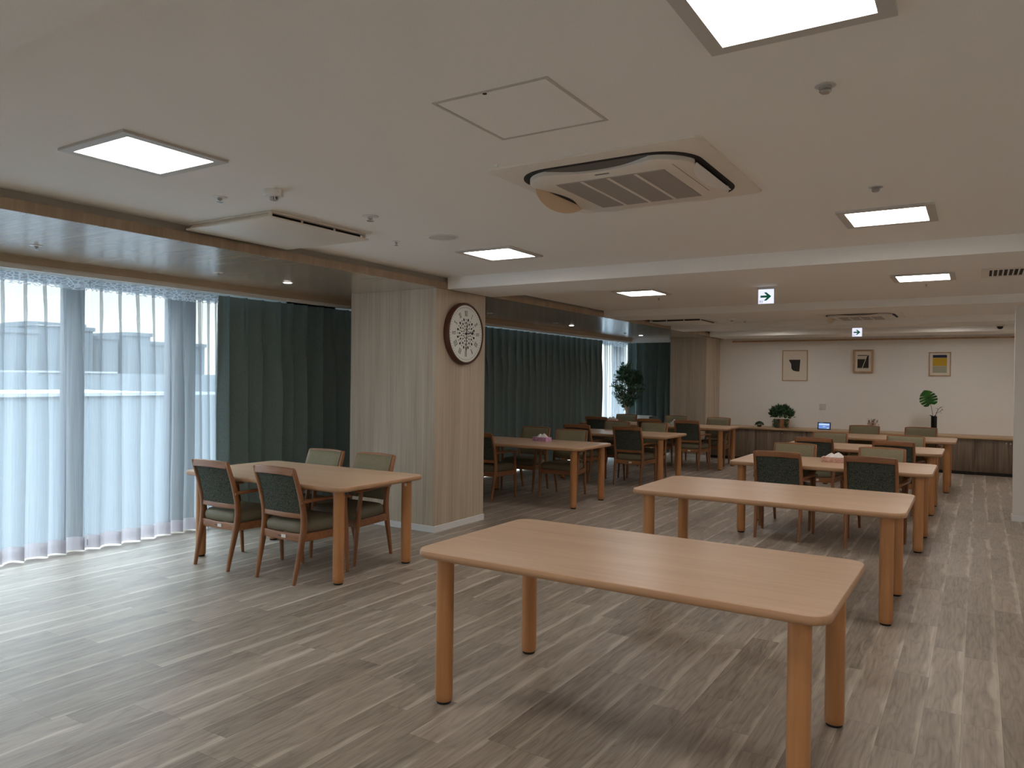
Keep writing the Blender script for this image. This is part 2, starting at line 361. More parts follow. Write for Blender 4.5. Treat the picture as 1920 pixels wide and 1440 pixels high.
def tube(bm, pts, rad, seg=6, mi=0):
    secs = []
    for i, p in enumerate(pts):
        p = Vector(p); a = Vector(pts[max(0, i-1)]); b = Vector(pts[min(len(pts)-1, i+1)])
        d = (b-a).normalized(); s = d.orthogonal().normalized() if abs(d.z) > 0.99 else d.cross(Vector((0, 0, 1))).normalized()
        t = d.cross(s); r = rad[i] if isinstance(rad, (list, tuple)) else rad
        secs.append([p+(s*math.cos(2*PI*k/seg)+t*math.sin(2*PI*k/seg))*r for k in range(seg)])
    loft(bm, secs, mi=mi)
def prism(bm, poly, z0, z1, mi=0):
    loft(bm, [[(x, y, z0) for x, y in poly], [(x, y, z1) for x, y in poly]], mi=mi)

# ---------------------------------------------------------------- room shell
XW = -6.72      # glass line of the window wall
XR, YB, YF = 3.2, 15.42, -8.5
ZS, ZC, ZC2 = 2.3825, 2.50, 2.475
struct('floor', B(-6.95, XR+0.1, YF-0.1, YB+0.1, -0.12, 0), 'floor')
bm = bmesh.new()
box(bm, -4.46, XR+0.1, YF-0.1, 0.25, ZC, ZC+0.12)
box(bm, -4.46, XR+0.1, 0.25, 5.96, ZC, ZC+0.12)
box(bm, -4.46, XR+0.1, 5.97, YB+0.1, ZC2, ZC2+0.14)
box(bm, -6.95, -4.459, YF-0.1, YB+0.1, ZC, ZC+0.12)
struct('ceiling', bm, 'ceiling')
for i, (a, b) in enumerate(((0.25, 1.008), (5.93, 6.71), (9.55, 10.18), (12.22, 12.86), (14.39, 15.42))):
    struct('trim_%d' % (i+1), B(-4.459, XR, a, b, ZS, (ZC if i < 2 else ZC2)-0.001), 'ceiling')
# lowered timber soffit above the windows, cut by recess at its top edge
struct('trim_6', B(-6.10, -4.46, YF, YB, ZS, 2.448), 'soffit')
struct('trim_7', B(-4.462, -4.456, YF, YB, ZS+0.0004, 2.448), 'soffit_edge')
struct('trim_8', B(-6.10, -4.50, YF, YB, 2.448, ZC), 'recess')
struct('trim_9', B(-6.14, -6.101, YF, 14.60, 2.322, ZC), 'pelmet')
bm = bmesh.new(); box(bm, -6.17, -6.142, YF, 14.60, 2.288, ZC); box(bm, -6.17, -5.30, 14.46, 14.50, 2.288, ZC-0.001)
struct('trim_10', bm, 'white')
# columns
struct('wall_column_front', B(-5.61, -4.487, 5.79, 6.64, 0, ZS-0.001), 'col')
struct('wall_column_rear', B(-5.295, -4.56, 14.52, YB, 0, ZS-0.001), 'col')
struct('wall_column_near', B(-5.61, -4.487, 0.13, 0.98, 0, ZS-0.001), 'col')
def skirt(name, x0, x1, y0, y1, h=0.062, t=0.009):
    bm = bmesh.new(); box(bm, x0-t, x1+t, y0-t, y1+t, 0, h, 0.002); struct(name, bm, 'base')
skirt('baseboard_column_front', -5.61, -4.487, 5.79, 6.64)
skirt('baseboard_column_near', -5.61, -4.487, 0.13, 0.98)
struct('wall_back', B(-5.296, XR+0.1, YB, YB+0.1, 0, ZC2), 'wall')
struct('wall_behind_camera', B(-6.95, XR+0.1, YF-0.1, YF, 0, ZC-0.001), 'wall')
struct('wall_right', B(XR, XR+0.1, YF, YB, 0, ZC-0.001), 'wall')
struct('wall_partition', B(0.33, XR-0.001, 9.99, 10.16, 0, ZC2-0.001), 'partition')
struct('baseboard_partition', B(0.322, XR-0.001, 9.981, 10.168, 0, 0.062), 'base')
struct('baseboard_rear_column', B(-5.304, -4.555, 14.512, 14.66, 0, 0.062), 'base')
struct('wall_left_near', B(-6.90, -6.62, 0.10, 0.95, 0, ZC-0.001), 'wall')
struct('wall_left_header_near', B(-6.90, -6.66, YF, 0.099, 2.33, ZC-0.002), 'white')
struct('wall_left_pier', B(-6.90, -6.66, 5.85, 6.60, 0, ZC-0.001), 'wall')
struct('wall_left_header', B(-6.90, -6.66, 0.951, 15.25, 2.33, ZC-0.002), 'white')
struct('wall_rear_header', B(-6.66, -5.296, 15.05, 15.25, 2.33, ZC-0.002), 'white')
struct('wall_rear_corner', B(-5.296, -5.2, 15.0, YB, 0, ZS), 'wall')

def window_y(name, y0, y1, mull, x=XW, z1=2.33):
    r = bpy.data.objects.new(name, None); COL.objects.link(r); r['kind'] = 'structure'
    bm = bmesh.new()
    for ya, yb in mull: box(bm, x-0.05, x+0.05, ya, yb, 0.05, z1-0.06, 0.004)
    box(bm, x-0.05, x+0.05, y0, y1, z1-0.06, z1)
    finish('window_frame', bm, 'frame', r)
    finish('window_track', B(x-0.06, x+0.08, y0, y1, 0.0, 0.05), 'framedark', r)
    finish('pane', B(x-0.004, x+0.004, y0, y1, 0.05, z1-0.06), 'glass', r, smooth=False)
window_y('window_1', 0.951, 5.849, [(0.951, 1.02), (2.20, 2.27), (3.44, 3.60), (4.42, 4.70), (5.78, 5.849)])
window_y('window_4', YF, 0.099, [(YF, YF+.07), (-6.9, -6.8), (-5.2, -5.1), (-3.5, -3.4), (-1.8, -1.7), (0.03, 0.099)])
window_y('window_2', 6.601, 15.05, [(6.601, 6.67), (7.9, 8.0), (9.2, 9.3), (10.5, 10.6), (11.8, 11.9), (13.1, 13.2), (14.98, 15.05)])
r = bpy.data.objects.new('window_3', None); COL.objects.link(r); r['kind'] = 'structure'
bm = bmesh.new(); box(bm, -6.66, -6.60, 15.05, 15.15, 0.05, 2.27); box(bm, -5.98, -5.92, 15.05, 15.15, 0.05, 2.27); box(bm, -5.36, -5.30, 15.05, 15.15, 0.05, 2.27); box(bm, -6.66, -5.30, 15.05, 15.15, 2.27, 2.33)
finish('window_frame', bm, 'frame', r); finish('window_track', B(-6.66, -5.30, 15.04, 15.16, 0, 0.05), 'framedark', r)
finish('pane', B(-6.60, -5.36, 15.096, 15.104, 0.05, 2.27), 'glass', r, smooth=False)

# ---------------------------------------------------------------- outside: town seen through the sheers
gm = B(-260, -7.2, -160, 260, -12.2, -12); tag(finish('town_ground', gm, 'ground', smooth=False), None, None, kind='structure')
def bldg(y0, y1, ztop, lab, x=-70, dep=12, mat='bldg', extra=None):
    t = thing('building', lab, 'building', (x, (y0+y1)/2, -12), 0, 'distant buildings beyond the windows')
    h = (y1-y0)/2-.18
    finish('tower', B(-dep, 0, -h, h, 0, ztop+12), mat, t, smooth=False)
    bm = bmesh.new(); box(bm, -dep-0.15, 0.15, -h-0.15, h+0.15, ztop+12, ztop+12.35); finish('parapet', bm, mat, t, smooth=False)
    if extra:
        bm = bmesh.new(); box(bm, -dep*0.6, -dep*0.2, extra[0]-(y0+y1)/2, extra[1]-(y0+y1)/2, ztop+12.35, extra[2]+12); finish('rooftop_house', bm, mat, t, smooth=False)
bldg(22, 31.4, 4.6, 'grey building silhouette at the far left behind the first sheer curtain', x=-76)
bldg(31.4, 33.9, 5.0, 'narrow grey building silhouette stepping up beside the lowest left one', x=-70, extra=(32.6, 33.5, 5.6))
bldg(33.95, 38.4, 5.8, 'tallest grey building silhouette behind the first and second sheer curtains', x=-71, extra=(34.6, 37.6, 6.3))
bldg(38.45, 39.8, 5.6, 'grey building silhouette just left of the low gap in the skyline', x=-72)
bldg(39.85, 41.7, 4.9, 'low grey building silhouette with a mast in the dip of the skyline', x=-71)
bldg(41.75, 44.4, 5.3, 'grey building silhouette right of the dip, behind the second sheer curtain', x=-70)
bldg(44.45, 52, 4.6, 'low grey building silhouette at the right end of the visible skyline', x=-72)
t = thing('warehouse', 'pale low building with roof edges painted sunlit white outside the windows', 'building', (-42, 24, -12))
finish('walls', B(-9, 0, -16, 12, 0, 12.3), 'bldg2', t, smooth=False)
bm = bmesh.new(); box(bm, -9.2, 0.2, -16.2, 3.5, 12.3, 12.48); finish('parapet_painted_sunlit', bm, 'bldg_painted_sunlit', t, smooth=False)
t = thing('office_block', 'pale wide block with thin ledges painted sunlit white below the skyline', 'building', (-60, 34, -12))
finish('walls', B(-7, 0, -12, 20, 0, 13.6), 'bldg2', t, smooth=False)
bm = bmesh.new(); box(bm, -7.1, 0.1, -5, 1, 13.6, 13.75); finish('ledge_painted_sunlit', bm, 'bldg_painted_sunlit', t, smooth=False)

# ---------------------------------------------------------------- curtains
def curtain_surface(s0, s1, pitch, seed, amp=0.05, ztop=2.31, zbot=0.03, sheer=False):
    rnd = random.Random(seed); n = max(1, int(round((s1-s0)/pitch))); cuts = [s0]
    for k in range(1, n): cuts.append(s0+(s1-s0)*k/n+rnd.uniform(-.12, .12)*pitch)
    cuts.append(s1)
    side = [rnd.uniform(-.22, .22) for _ in range(n)]; am = [rnd.uniform(.75, 1.25) for _ in range(n)]
    def f(q, z):
        """q in 0..n -> (along, off)"""
        k = min(n-1, int(q)); u = q-k
        h = (z-zbot)/(ztop-zbot); tt = max(0.0, min(1.0, (1-h)/0.55)); tt = tt*tt*(3-2*tt)
        wd = (0.055+0.15*tt) if not sheer else (0.05+0.17*tt)
        c = 0.5+side[k]*tt*0.6
        d = u-c
        g = math.exp(-(d/wd)**2)
        a = amp*am[k]*(1.0+0.2*tt)
        off = a*g - a*0.35*math.cos(2*PI*u)*tt*0.5 + 0.008*math.sin(3.1*z+k)*tt
        # fabric folds over itself at the pleat
        al = u + (0.16 if sheer else 0.12)*(1-tt*0.55)*math.sin(2*PI*max(-.5, min(.5, d/(wd*3.2))))*(-1)*math.exp(-(d/(wd*2))**2)
        return cuts[k]+(cuts[k+1]-cuts[k])*al, off
    return f, n
def curtain_mesh(f, n, axis, base, z0, z1, sub=16, zs=18, dirn=1):
    bm = bmesh.new(); rows = []
    for j in range(zs+1):
        z = z0+(z1-z0)*j/zs; row = []
        for i in range(n*sub+1):
            a, o = f(min(i/sub, n-1e-6), z)
            row.append(bm.verts.new((base+dirn*o, a, z) if axis == 'y' else (a, base-dirn*o, z)))
        rows.append(row)
    for a, b in zip(rows, rows[1:]):
        for i in range(len(a)-1): bm.faces.new((a[i], a[i+1], b[i+1], b[i]))
    return bm
def green_curtain(lab, s0, s1, seed, axis='y', base=-6.50, pitch=0.21, amp=0.072, grp='green curtains along the windows'):
    f, n = curtain_surface(s0, s1, pitch, seed, amp)
    o = finish('green_curtain', curtain_mesh(f, n, axis, base, 0.03, 2.31, sub=16), 'green', angle=80)
    return tag(o, lab, 'curtain', grp)
def sheer_curtain(lab, s0, s1, seed, axis='y', base=-6.50, pitch=0.2, amp=0.06, dirn=1):
    f, n = curtain_surface(s0, s1, pitch, seed, amp, sheer=True)
    root = thing('sheer_curtain', lab, 'curtain', group='white sheer curtains')
    finish('sheer_cloth', curtain_mesh(f, n, axis, base, 0.125, 2.215, 20, 20), 'sheer', root, angle=80)
    finish('hem', curtain_mesh(f, n, axis, base, 0.012, 0.125, 20, 3), 'hem', root, angle=80)
    finish('lace_heading', curtain_mesh(f, n, axis, base, 2.215, 2.31, 20, 3), 'lace', root, angle=80)
    return root
sheer_curtain('wide white sheer curtain at the left edge of the view', 1.24, 3.545, 3, pitch=0.155)
sheer_curtain('white sheer curtain in the middle of the bright window, between the two grey posts', 3.54, 4.64, 5, base=-6.48, pitch=0.158)
sheer_curtain('narrow white sheer curtain beside the first green curtain', 4.635, 4.825, 9, base=-6.49, pitch=0.09, amp=0.05)
sheer_curtain('white sheer curtain in the rear corner behind the potted tree', 13.82, 14.96, 11, base=-6.47, pitch=0.12, amp=0.05)
sheer_curtain('white sheer curtain on the rear window, behind its green curtain', -6.60, -5.31, 12, axis='x', base=15.01, pitch=0.12, amp=0.03)
sheer_curtain('sheer curtain behind the camera, nearer one', -4.2, 0.05, 13, pitch=0.30)
sheer_curtain('sheer curtain behind the camera, farther one', -8.4, -4.25, 14, pitch=0.30)
green_curtain('green curtain between the white sheers and the wood-clad column with the clock', 4.82, 7.30, 21, pitch=0.214)
green_curtain('wide green curtain right of the clock column', 7.30, 10.09, 22, pitch=0.22)
green_curtain('wide green curtain along the windows behind the middle tables', 10.09, 12.88, 23, pitch=0.222)
green_curtain('narrow green curtain beside the rear corner sheer', 12.87, 13.83, 24, pitch=0.24)
green_curtain('green curtain on the rear window behind the potted tree', -6.40, -5.25, 25, axis='x', base=14.93, pitch=0.155, amp=0.11)
green_curtain('green curtain bunched at the near end of the window wall', 0.97, 1.23, 26, pitch=0.115)

# ---------------------------------------------------------------- tables
TW, TD, TH = 1.79, 0.975, 0.715
def build_table(w, d):
    root = thing('dining_table', '', 'table')
    bm = bmesh.new(); r = 0.085
    lv = [(-0.036, 0.012), (-0.032, 0.004), (-0.024, 0), (-0.010, 0), (-0.003, 0.004)]
    secs = [[(x, y, TH+dz) for x, y in rrect(0, 0, w-2*i, d-2*i, r-i, 8)] for dz, i in lv]
    loft(bm, secs)
    finish('edge_band', bm, 'tableedge', root, angle=60)
    bm = bmesh.new(); loft(bm, [[(x, y, z) for x, y in rrect(0, 0, w-2*i, d-2*i, r-i, 8)] for z, i in ((TH-0.004, 0.0045), (TH, 0.006))])
    finish('tabletop', bm, 'table', root, angle=60)
    for sx in (-1, 1):
        for sy in (-1, 1):
            bm = bmesh.new(); lathe(bm, [(0.036, 0.012), (0.040, 0.016), (0.041, 0.05), (0.041, 0.6), (0.041, TH-0.036)], 28, sx*(w/2-0.113), sy*(d/2-0.105), 0)
            lg = finish('leg', bm, 'tleg', root, angle=50)
            bm = bmesh.new(); lathe(bm, [(0.031, 0), (0.034, 0.003), (0.034, 0.012)], 20, sx*(w/2-0.113), sy*(d/2-0.105), 0)
            finish('foot_cap', bm, 'black', lg)
    return root
tabs = [
 ((-1.305, 3.165, -0.3), 'bare pale beech table nearest the camera, with no chairs'),
 ((-1.262, 5.58, 0.4), 'second bare pale beech table, behind the nearest one and without chairs'),
 ((-1.230, 7.985, 0), 'beech table with a pink tissue box and four chairs, right row'),
 ((-1.240, 10.21, 0), 'beech table behind the one with the pink tissue box, right row'),
 ((-1.155, 12.385, 0), 'rearmost beech table of the right row, in front of the low cabinets'),
 ((-4.715, 4.325, 0.6), 'beech table with four chairs between the sheer curtains and the clock column'),
 ((-4.795, 8.195, 0.3), 'beech table with a mauve tissue box right behind the clock column'),
 ((-4.64, 10.60, 0), 'beech table in the middle of the left rear row'),
 ((-4.51, 13.08, 0), 'beech table at the rear with a pale grey tissue box, before the rear wood column'),
]
tb = build_table(TW, TD); T0 = None
for i, ((x, y, rz), lab) in enumerate(tabs):
    o = tb if i == 0 else copy_tree(tb)
    o.location = (x, y, 0); o.rotation_euler.z = math.radians(rz); tag(o, lab, 'table', 'beech dining tables')
    if i == 5: T0 = o
o = build_table(0.95, 0.95); o.location = (-5.90, 13.08, 0); tag(o, 'short beech table in the rear corner beside the potted tree', 'table', 'beech dining tables')
bm = B(TW/2-0.113+0.012, TW/2-0.113+0.034, TD/2-0.105-0.0425, TD/2-0.105-0.0395, 0.63, 0.655)
finish('sticker', bm, 'label', T0)

# ---------------------------------------------------------------- chairs
def build_chair():
    root = thing('dining_chair', '', 'chair')
    for s in (-1, 1):
        bm = bmesh.new()
        post(bm, [(s*.200, -.247, 0, .024, .026), (s*.202, -.228, .10, .028, .033), (s*.206, -.197, .24, .032, .042), (s*.209, -.174, .35, .035, .050), (s*.210, -.166, .43, .034, .050),
                  (s*.210, -.172, .51, .032, .046), (s*.210, -.190, .59, .030, .040), (s*.210, -.220, .69, .028, .035), (s*.209, -.252, .785, .027, .032), (s*.208, -.267, .832, .026, .028), (s*.206, -.270, .839, .018, .020)])
        finish('leg', bm, 'cwood', root)
        bm = bmesh.new()
        post(bm, [(s*.246, .243, 0, .024, .024), (s*.248, .235, .12, .028, .029), (s*.250, .222, .28, .034, .037), (s*.252, .214, .36, .036, .042), (s*.256, .202, .46, .032, .036), (s*.262, .190, .585, .026, .032)])
        finish('leg', bm, 'cwood', root)
        bm = bmesh.new()
        bary(bm, [(s*.220, -.205, .592, .026, .026), (s*.228, -.16, .597, .030, .026), (s*.246, -.08, .602, .038, .024), (s*.262, .02, .606, .046, .022), (s*.268, .12, .602, .050, .021), (s*.266, .20, .596, .048, .020), (s*.262, .235, .592, .040, .018), (s*.258, .250, .590, .022, .012)], rnd=0.4)
        finish('armrest', bm, 'cwoody', root)
    bm = bmesh.new()
    barx(bm, [(-.20, -.178, .330, .022, .058), (0, -.184, .326, .022, .056), (.20, -.178, .330, .022, .058)], .2)
    barx(bm, [(-.24, .215, .330, .022, .058), (.24, .215, .330, .022, .058)], .2)
    for s in (-1, 1): bary(bm, [(s*.212, -.165, .330, .022, .058), (s*.249, .21, .330, .022, .058)], .2)
    finish('seat_frame', bm, 'cwoodh', root)
    # cushion
    bm = bmesh.new()
    def outline(i, z):
        pts = []
        for k in range(48):
            a = 2*PI*k/48; ca, sa = math.cos(a), math.sin(a)
            ex = 0.26
            x = abs(ca)**ex*(1 if ca >= 0 else -1); y = abs(sa)**ex*(1 if sa >= 0 else -1)
            yy = 0.033+y*(0.217-i); hw = (0.200+(yy+0.19)/0.44*0.053)-i
            pts.append((x*hw, yy, z))
        return pts
    loft(bm, [outline(.014, .355), outline(.002, .362), outline(-.004, .385), outline(-.004, .405), outline(.004, .425), outline(.022, .441), outline(.06, .451), outline(.12, .456)])
    finish('seat', bm, 'olive', root, angle=70)
    bm = bmesh.new()
    c = lambda x: -.018*(1-(x/.2)**2)
    xs = [-.2, -.15, -.1, -.05, 0, .05, .1, .15, .2]
    barx(bm, [(x, -.262+c(x), .815+.006*(1-(x/.2)**2), .026, .056) for x in xs], .25)
    finish('top_rail', bm, 'cwoodh', root)
    bm = bmesh.new(); barx(bm, [(x, -.172+c(x), .487, .026, .038) for x in xs], .25)
    finish('lower_rail', bm, 'cwoodh', root)
    # rear panel + front cushion
    def slab(name, zlo, zhi, hw, off0, off1, mat, ro=0.02, parent=root):
        bm = bmesh.new(); nz, nx = 10, 12
        def yc(x, z): return -.172+(z-.487)/(.818-.487)*(-.090)+c(x)-0.012*math.sin(PI*(z-.487)/.331)*-1
        g = {}
        for j in range(nz+1):
            z = zlo+(zhi-zlo)*j/nz
            for i in range(nx+1):
                x = -hw+2*hw*i/nx; ed = min(1, min(i, nx-i, j, nz-j)/1.0)
                for k, off in enumerate((off0, off1)):
                    o_ = off*(1 if ed else 0.55)
                    g[i, j, k] = bm.verts.new((x, yc(x, z)+o_, z))
        for j in range(nz):
            for i in range(nx):
                for k in (0, 1): bm.faces.new((g[i, j, k], g[i+1, j, k], g[i+1, j+1, k], g[i, j+1, k]))
        for i in range(nx):
            for j in (0, nz): bm.faces.new((g[i, j, 0], g[i+1, j, 0], g[i+1, j, 1], g[i, j, 1]))
        for j in range(nz):
            for i in (0, nx): bm.faces.new((g[i, j, 0], g[i, j+1, 0], g[i, j+1, 1], g[i, j, 1]))
        return finish(name, bm, mat, parent, angle=70)
    slab('rear_panel', .500, .795, .196, -.010, .004, 'melange')['label'] = 'dark green flecked rear panel'
    slab('backrest', .478, .833, .198, .010, .036, 'olive_back')['label'] = 'olive padded front of the backrest'
    tg = finish('name_tag', B(.005, .05, -.1975, -.1930, .316, .340), 'label', root)
    tg['label'] = 'white name sticker'
    finish('maker_mark', B(-.030, -.002, -.1968, -.1930, .323, .331), 'labeldark', root)
    return root
chairs = [
 (-5.08, 3.98, 0, 'armchair seen from behind at the left front table, left one beside the sheers', 't0'),
 (-4.365, 3.995, 0, 'armchair seen from behind at the left front table, right one by the corner leg', 't0'),
 (-5.04, 4.64, 180, 'olive armchair facing us at the left front table, in front of the green curtain', 't0'),
 (-4.45, 4.645, 180, 'olive armchair facing us at the left front table, in front of the clock column', 't0'),
 (-5.24, 7.88, 0, 'armchair half hidden by the clock column, at the mauve tissue box table', 'm1'),
 (-5.24, 8.80, 180, 'armchair facing us behind the mauve tissue box', 'm1'),
 (-4.56, 8.63, 187, 'armchair facing us right of the mauve tissue box', 'm1'),
 (-5.085, 10.255, 0, 'armchair seen from behind, left near side of the middle rear-left table', 'm2'),
 (-4.28, 10.255, 0, 'armchair with dark green back in full view at the middle rear-left table', 'm2'),
 (-4.98, 10.98, 180, 'armchair facing us, left far side of the middle rear-left table', 'm2'),
 (-4.36, 11.02, 180, 'armchair facing us, right far side of the middle rear-left table', 'm2'),
 (-4.89, 12.63, 0, 'armchair seen from behind at the rear table, left of the grey tissue box', 'm3'),
 (-4.20, 12.60, 0, 'armchair with dark back in full view at the rear table, beside the grey tissue box', 'm3'),
 (-4.94, 13.66, 180, 'armchair facing us at the rear table, before the rear green curtain', 'm3'),
 (-4.09, 13.56, 180, 'armchair facing us at the rear table, before the rear wood column', 'm3'),
 (-5.92, 12.68, 0, 'armchair seen from behind at the short corner table', 'm4'),
 (-5.90, 13.50, 180, 'armchair facing us at the short corner table, under the potted tree', 'm4'),
 (-1.63, 7.67, 0, 'armchair seen from behind, left near side of the pink tissue box table', 't3'),
 (-0.82, 7.67, 0, 'armchair seen from behind, right near side of the pink tissue box table', 't3'),
 (-1.695, 8.31, 180, 'armchair facing us, left far side of the pink tissue box table', 't3'),
 (-0.84, 8.30, 180, 'armchair facing us, right far side of the pink tissue box table', 't3'),
 (-1.69, 9.89, 0, 'armchair seen from behind, left near side of the fourth table in the right row', 't4'),
 (-0.83, 9.89, 0, 'armchair seen from behind, right near side of the fourth table in the right row', 't4'),
 (-1.69, 10.53, 180, 'armchair facing us, left far side of the fourth table in the right row', 't4'),
 (-0.79, 10.53, 180, 'armchair facing us, right far side of the fourth table in the right row', 't4'),
 (-1.53, 12.72, 180, 'armchair facing us at the rearmost right table, below the small dried flowers', 't5'),
 (-0.75, 12.80, 180, 'armchair facing us at the rearmost right table, below the black vase', 't5'),
]
ch = build_chair()
for i, (x, y, rz, lab, k) in enumerate(chairs):
    o = ch if i == 0 else copy_tree(ch)
    o.location = (x, y, 0); o.rotation_euler.z = math.radians(rz); tag(o, lab, 'chair', 'olive wooden armchairs at the tables')

# ---------------------------------------------------------------- tissue boxes
def tissue(x, y, z, rz, mat, lab):
    t = thing('tissue_box', lab, 'tissue box', (x, y, z), math.radians(rz), 'tissue boxes on the tables')
    finish('carton', B(-.115, .115, -.057, .057, 0, .052, bev=.002), mat, t)
    bm = bmesh.new()
    rnd = random.Random(int(abs(x)*100))
    for dx, h, wd in ((-.035, .040, .05), (.028, .048, .065)):
        secs = []
        for j in range(5):
            q = j/4; ww = wd*(1-q)**0.8+.004; dd = .026*(1-q)+.002
            secs.append([(dx+ww*math.cos(a)+.008*q, dd*math.sin(a)*(1+.5*math.sin(3*a)), .052+h*q) for a in [2*PI*k/12 for k in range(12)]])
        loft(bm, secs)
    finish('tissue', bm, 'tissue', t, angle=80)
tissue(-4.765, 8.39, TH, -12, 'boxpurple', 'mauve tissue box on the table right behind the clock column')
tissue(-1.215, 8.04, TH, 0, 'boxpink', 'pink tissue box on the third table of the right row')
tissue(-5.99, 13.24, TH, 5, 'boxpink', 'pink tissue box on the short corner table')
tissue(-4.70, 13.15, TH, -80, 'boxblue', 'pale grey tissue box on the rear table')

# ---------------------------------------------------------------- ceiling panel lights
def panel_light(x, y, z, lab, hidden=False):
    t = thing('panel_light', lab, 'ceiling light', (x, y, z), 0, 'square ceiling panel lights')
    bm = bmesh.new(); o, i = .252, .207
    for a in ((-o, o, -o, -i), (-o, o, i, o), (-o, -i, -i, i), (i, o, -i, i)): box(bm, *a, -.012, 0)
    finish('frame', bm, 'lampframe', t, smooth=False)
    finish('diffuser', B(-i, i, -i, i, -.006, 0), 'lamp', t, smooth=False)
panel_light(-3.22, 2.0, ZC, 'panel light at the upper left, above the open floor')
panel_light(-3.24, 4.99, ZC, 'panel light beside the round ceiling speaker')
panel_light(-0.45, 2.0, ZC, 'large panel light cut by the top edge of the picture')
panel_light(-0.475, 4.95, ZC, 'panel light right of the ceiling cassette')
panel_light(-3.17, 7.76, ZC2, 'panel light behind the first beam, left of the exit sign')
panel_light(-0.445, 7.73, ZC2, 'panel light behind the first beam, right of the exit sign')
panel_light(2.30, 2.0, ZC, 'panel light right of the camera view')
panel_light(2.30, 4.95, ZC, 'panel light right of the view before the first beam')
panel_light(2.30, 7.73, ZC2, 'panel light right of the view behind the first beam')
for y_, wh in ((-0.95, 'first'), (-3.9, 'second'), (-6.8, 'third')):
    for x_, sd in ((-3.22, 'left'), (-0.45, 'middle'), (2.30, 'right')):
        panel_light(x_, y_, ZC, 'panel light behind the camera, %s row, %s one' % (wh, sd))
for y_, wh in ((10.62, 'third'), (13.78, 'fourth')):
    for x_, sd in ((-3.17, 'left'), (-0.445, 'middle'), (2.30, 'right')):
        panel_light(x_, y_, ZC2, 'panel light tucked behind the ceiling beam in the %s bay, %s one' % (wh, sd))

# ---------------------------------------------------------------- ceiling fittings
def fitting(name, lab, cat, x, y, z, grp=None):
    return thing(name, lab, cat, (x, y, z), 0, grp)
def sprinkler(x, y, z, lab, k=1.0):
    t = fitting('sprinkler', lab, 'sprinkler', x, y, z, 'ceiling sprinklers')
    bm = bmesh.new(); lathe(bm, [(.042*k, 0), (.042*k, -.003), (.030*k, -.006)], 20); finish('escutcheon', bm, 'white', t)
    bm = bmesh.new(); lathe(bm, [(.013*k, -.004), (.013*k, -.018), (.006*k, -.02)], 12); lathe(bm, [(.003, -.018), (.003, -.03)], 8); lathe(bm, [(.018*k, -.028), (.018*k, -.031)], 14); finish('head', bm, 'chrome', t)
sprinkler(-3.613, 2.688, ZC, 'sprinkler left of the heat detector')
sprinkler(-3.21, 3.47, ZC, 'wide-rimmed sprinkler right of the flat vent panel', 1.25)
sprinkler(-3.627, 4.197, ZC, 'small sprinkler beside the round ceiling speaker', .7)
sprinkler(-5.511, 2.64, ZS, 'sprinkler at the left edge of the timber soffit')
sprinkler(-5.516, 4.094, ZS, 'sprinkler on the timber soffit left of its lit downlight')
sprinkler(-5.565, 8.348, ZS, 'sprinkler on the timber soffit right above the clock column edge')
sprinkler(-5.571, 10.192, ZS, 'sprinkler on the timber soffit beside the warm downlight')
sprinkler(-5.554, 12.824, ZS, 'sprinkler on the timber soffit near the rear corner', .8)
sprinkler(-3.176, 8.298, ZC2, 'tiny sprinkler behind the left rear panel light', .7)
sprinkler(-0.449, 8.272, ZC2, 'tiny sprinkler behind the right rear panel light', .7)
sprinkler(-3.161, 12.0, ZC2, 'tiny sprinkler near the rear vent panel', .7)
sprinkler(-2.99, 13.445, ZC2, 'white-rimmed sprinkler in the rear ceiling bay', 1.3)
def detector_chrome(x, y, lab, k=1.0):
    t = fitting('sensor', lab, 'sensor', x, y, ZC, 'chrome ceiling sensors')
    bm = bmesh.new(); lathe(bm, [(.034*k, 0), (.034*k, -.003), (.024*k, -.005)], 20); finish('rim', bm, 'lampframe', t)
    bm = bmesh.new(); lathe(bm, [(.021*k, -.004), (.021*k, -.012), (.018*k, -.014), (.020*k, -.020), (.014*k, -.026)], 20); finish('lens', bm, 'chrome', t)
detector_chrome(-0.452, 2.69, 'chrome sensor below the large panel light at the top')
detector_chrome(-0.459, 4.20, 'chrome sensor just above the right panel light')
def heat_detector(x, y, z, lab):
    t = fitting('heat_detector', lab, 'heat detector', x, y, z, 'round ceiling detectors')
    bm = bmesh.new(); lathe(bm, [(.053, 0), (.053, -.028), (.049, -.034), (.03, -.036)], 28); finish('base', bm, 'white', t)
    bm = bmesh.new(); lathe(bm, [(.022, -.034), (.021, -.052), (.017, -.055)], 20); finish('sensor_cage', bm, stripe_key, t)
MT['cage'] = stripe_mat('detector_cage', (214, 214, 214), (90, 90, 90), 'X', 0.008, 0.55); stripe_key = 'cage'
heat_detector(-3.225, 2.735, ZC, 'white round heat detector on the ceiling above the flat vent panel')
heat_detector(-3.20, 11.42, ZC2, 'small round heat detector in the third ceiling bay')
t = fitting('ceiling_speaker', 'round flush ceiling speaker left of the middle panel light', 'speaker', -3.225, 4.225, ZC)
bm = bmesh.new(); lathe(bm, [(.112, 0), (.112, -.004), (.098, -.007), (.096, -.003)], 36); finish('rim', bm, 'white', t)
bm = bmesh.new(); lathe(bm, [(.094, -.003), (.094, -.0045)], 36); finish('grille', bm, 'plaster', t)
def downlight(x, y, lab):
    t = fitting('downlight', lab, 'downlight', x, y, ZS, 'small soffit downlights')
    bm = bmesh.new(); lathe(bm, [(.048, 0), (.048, -.003), (.040, -.004)], 24); finish('rim', bm, 'white', t)
    bm = bmesh.new(); lathe(bm, [(.037, -.003), (.036, -.006)], 24); finish('lens', bm, 'spot', t)
downlight(-5.50, 4.836, 'lit downlight in the timber soffit left of the clock column')
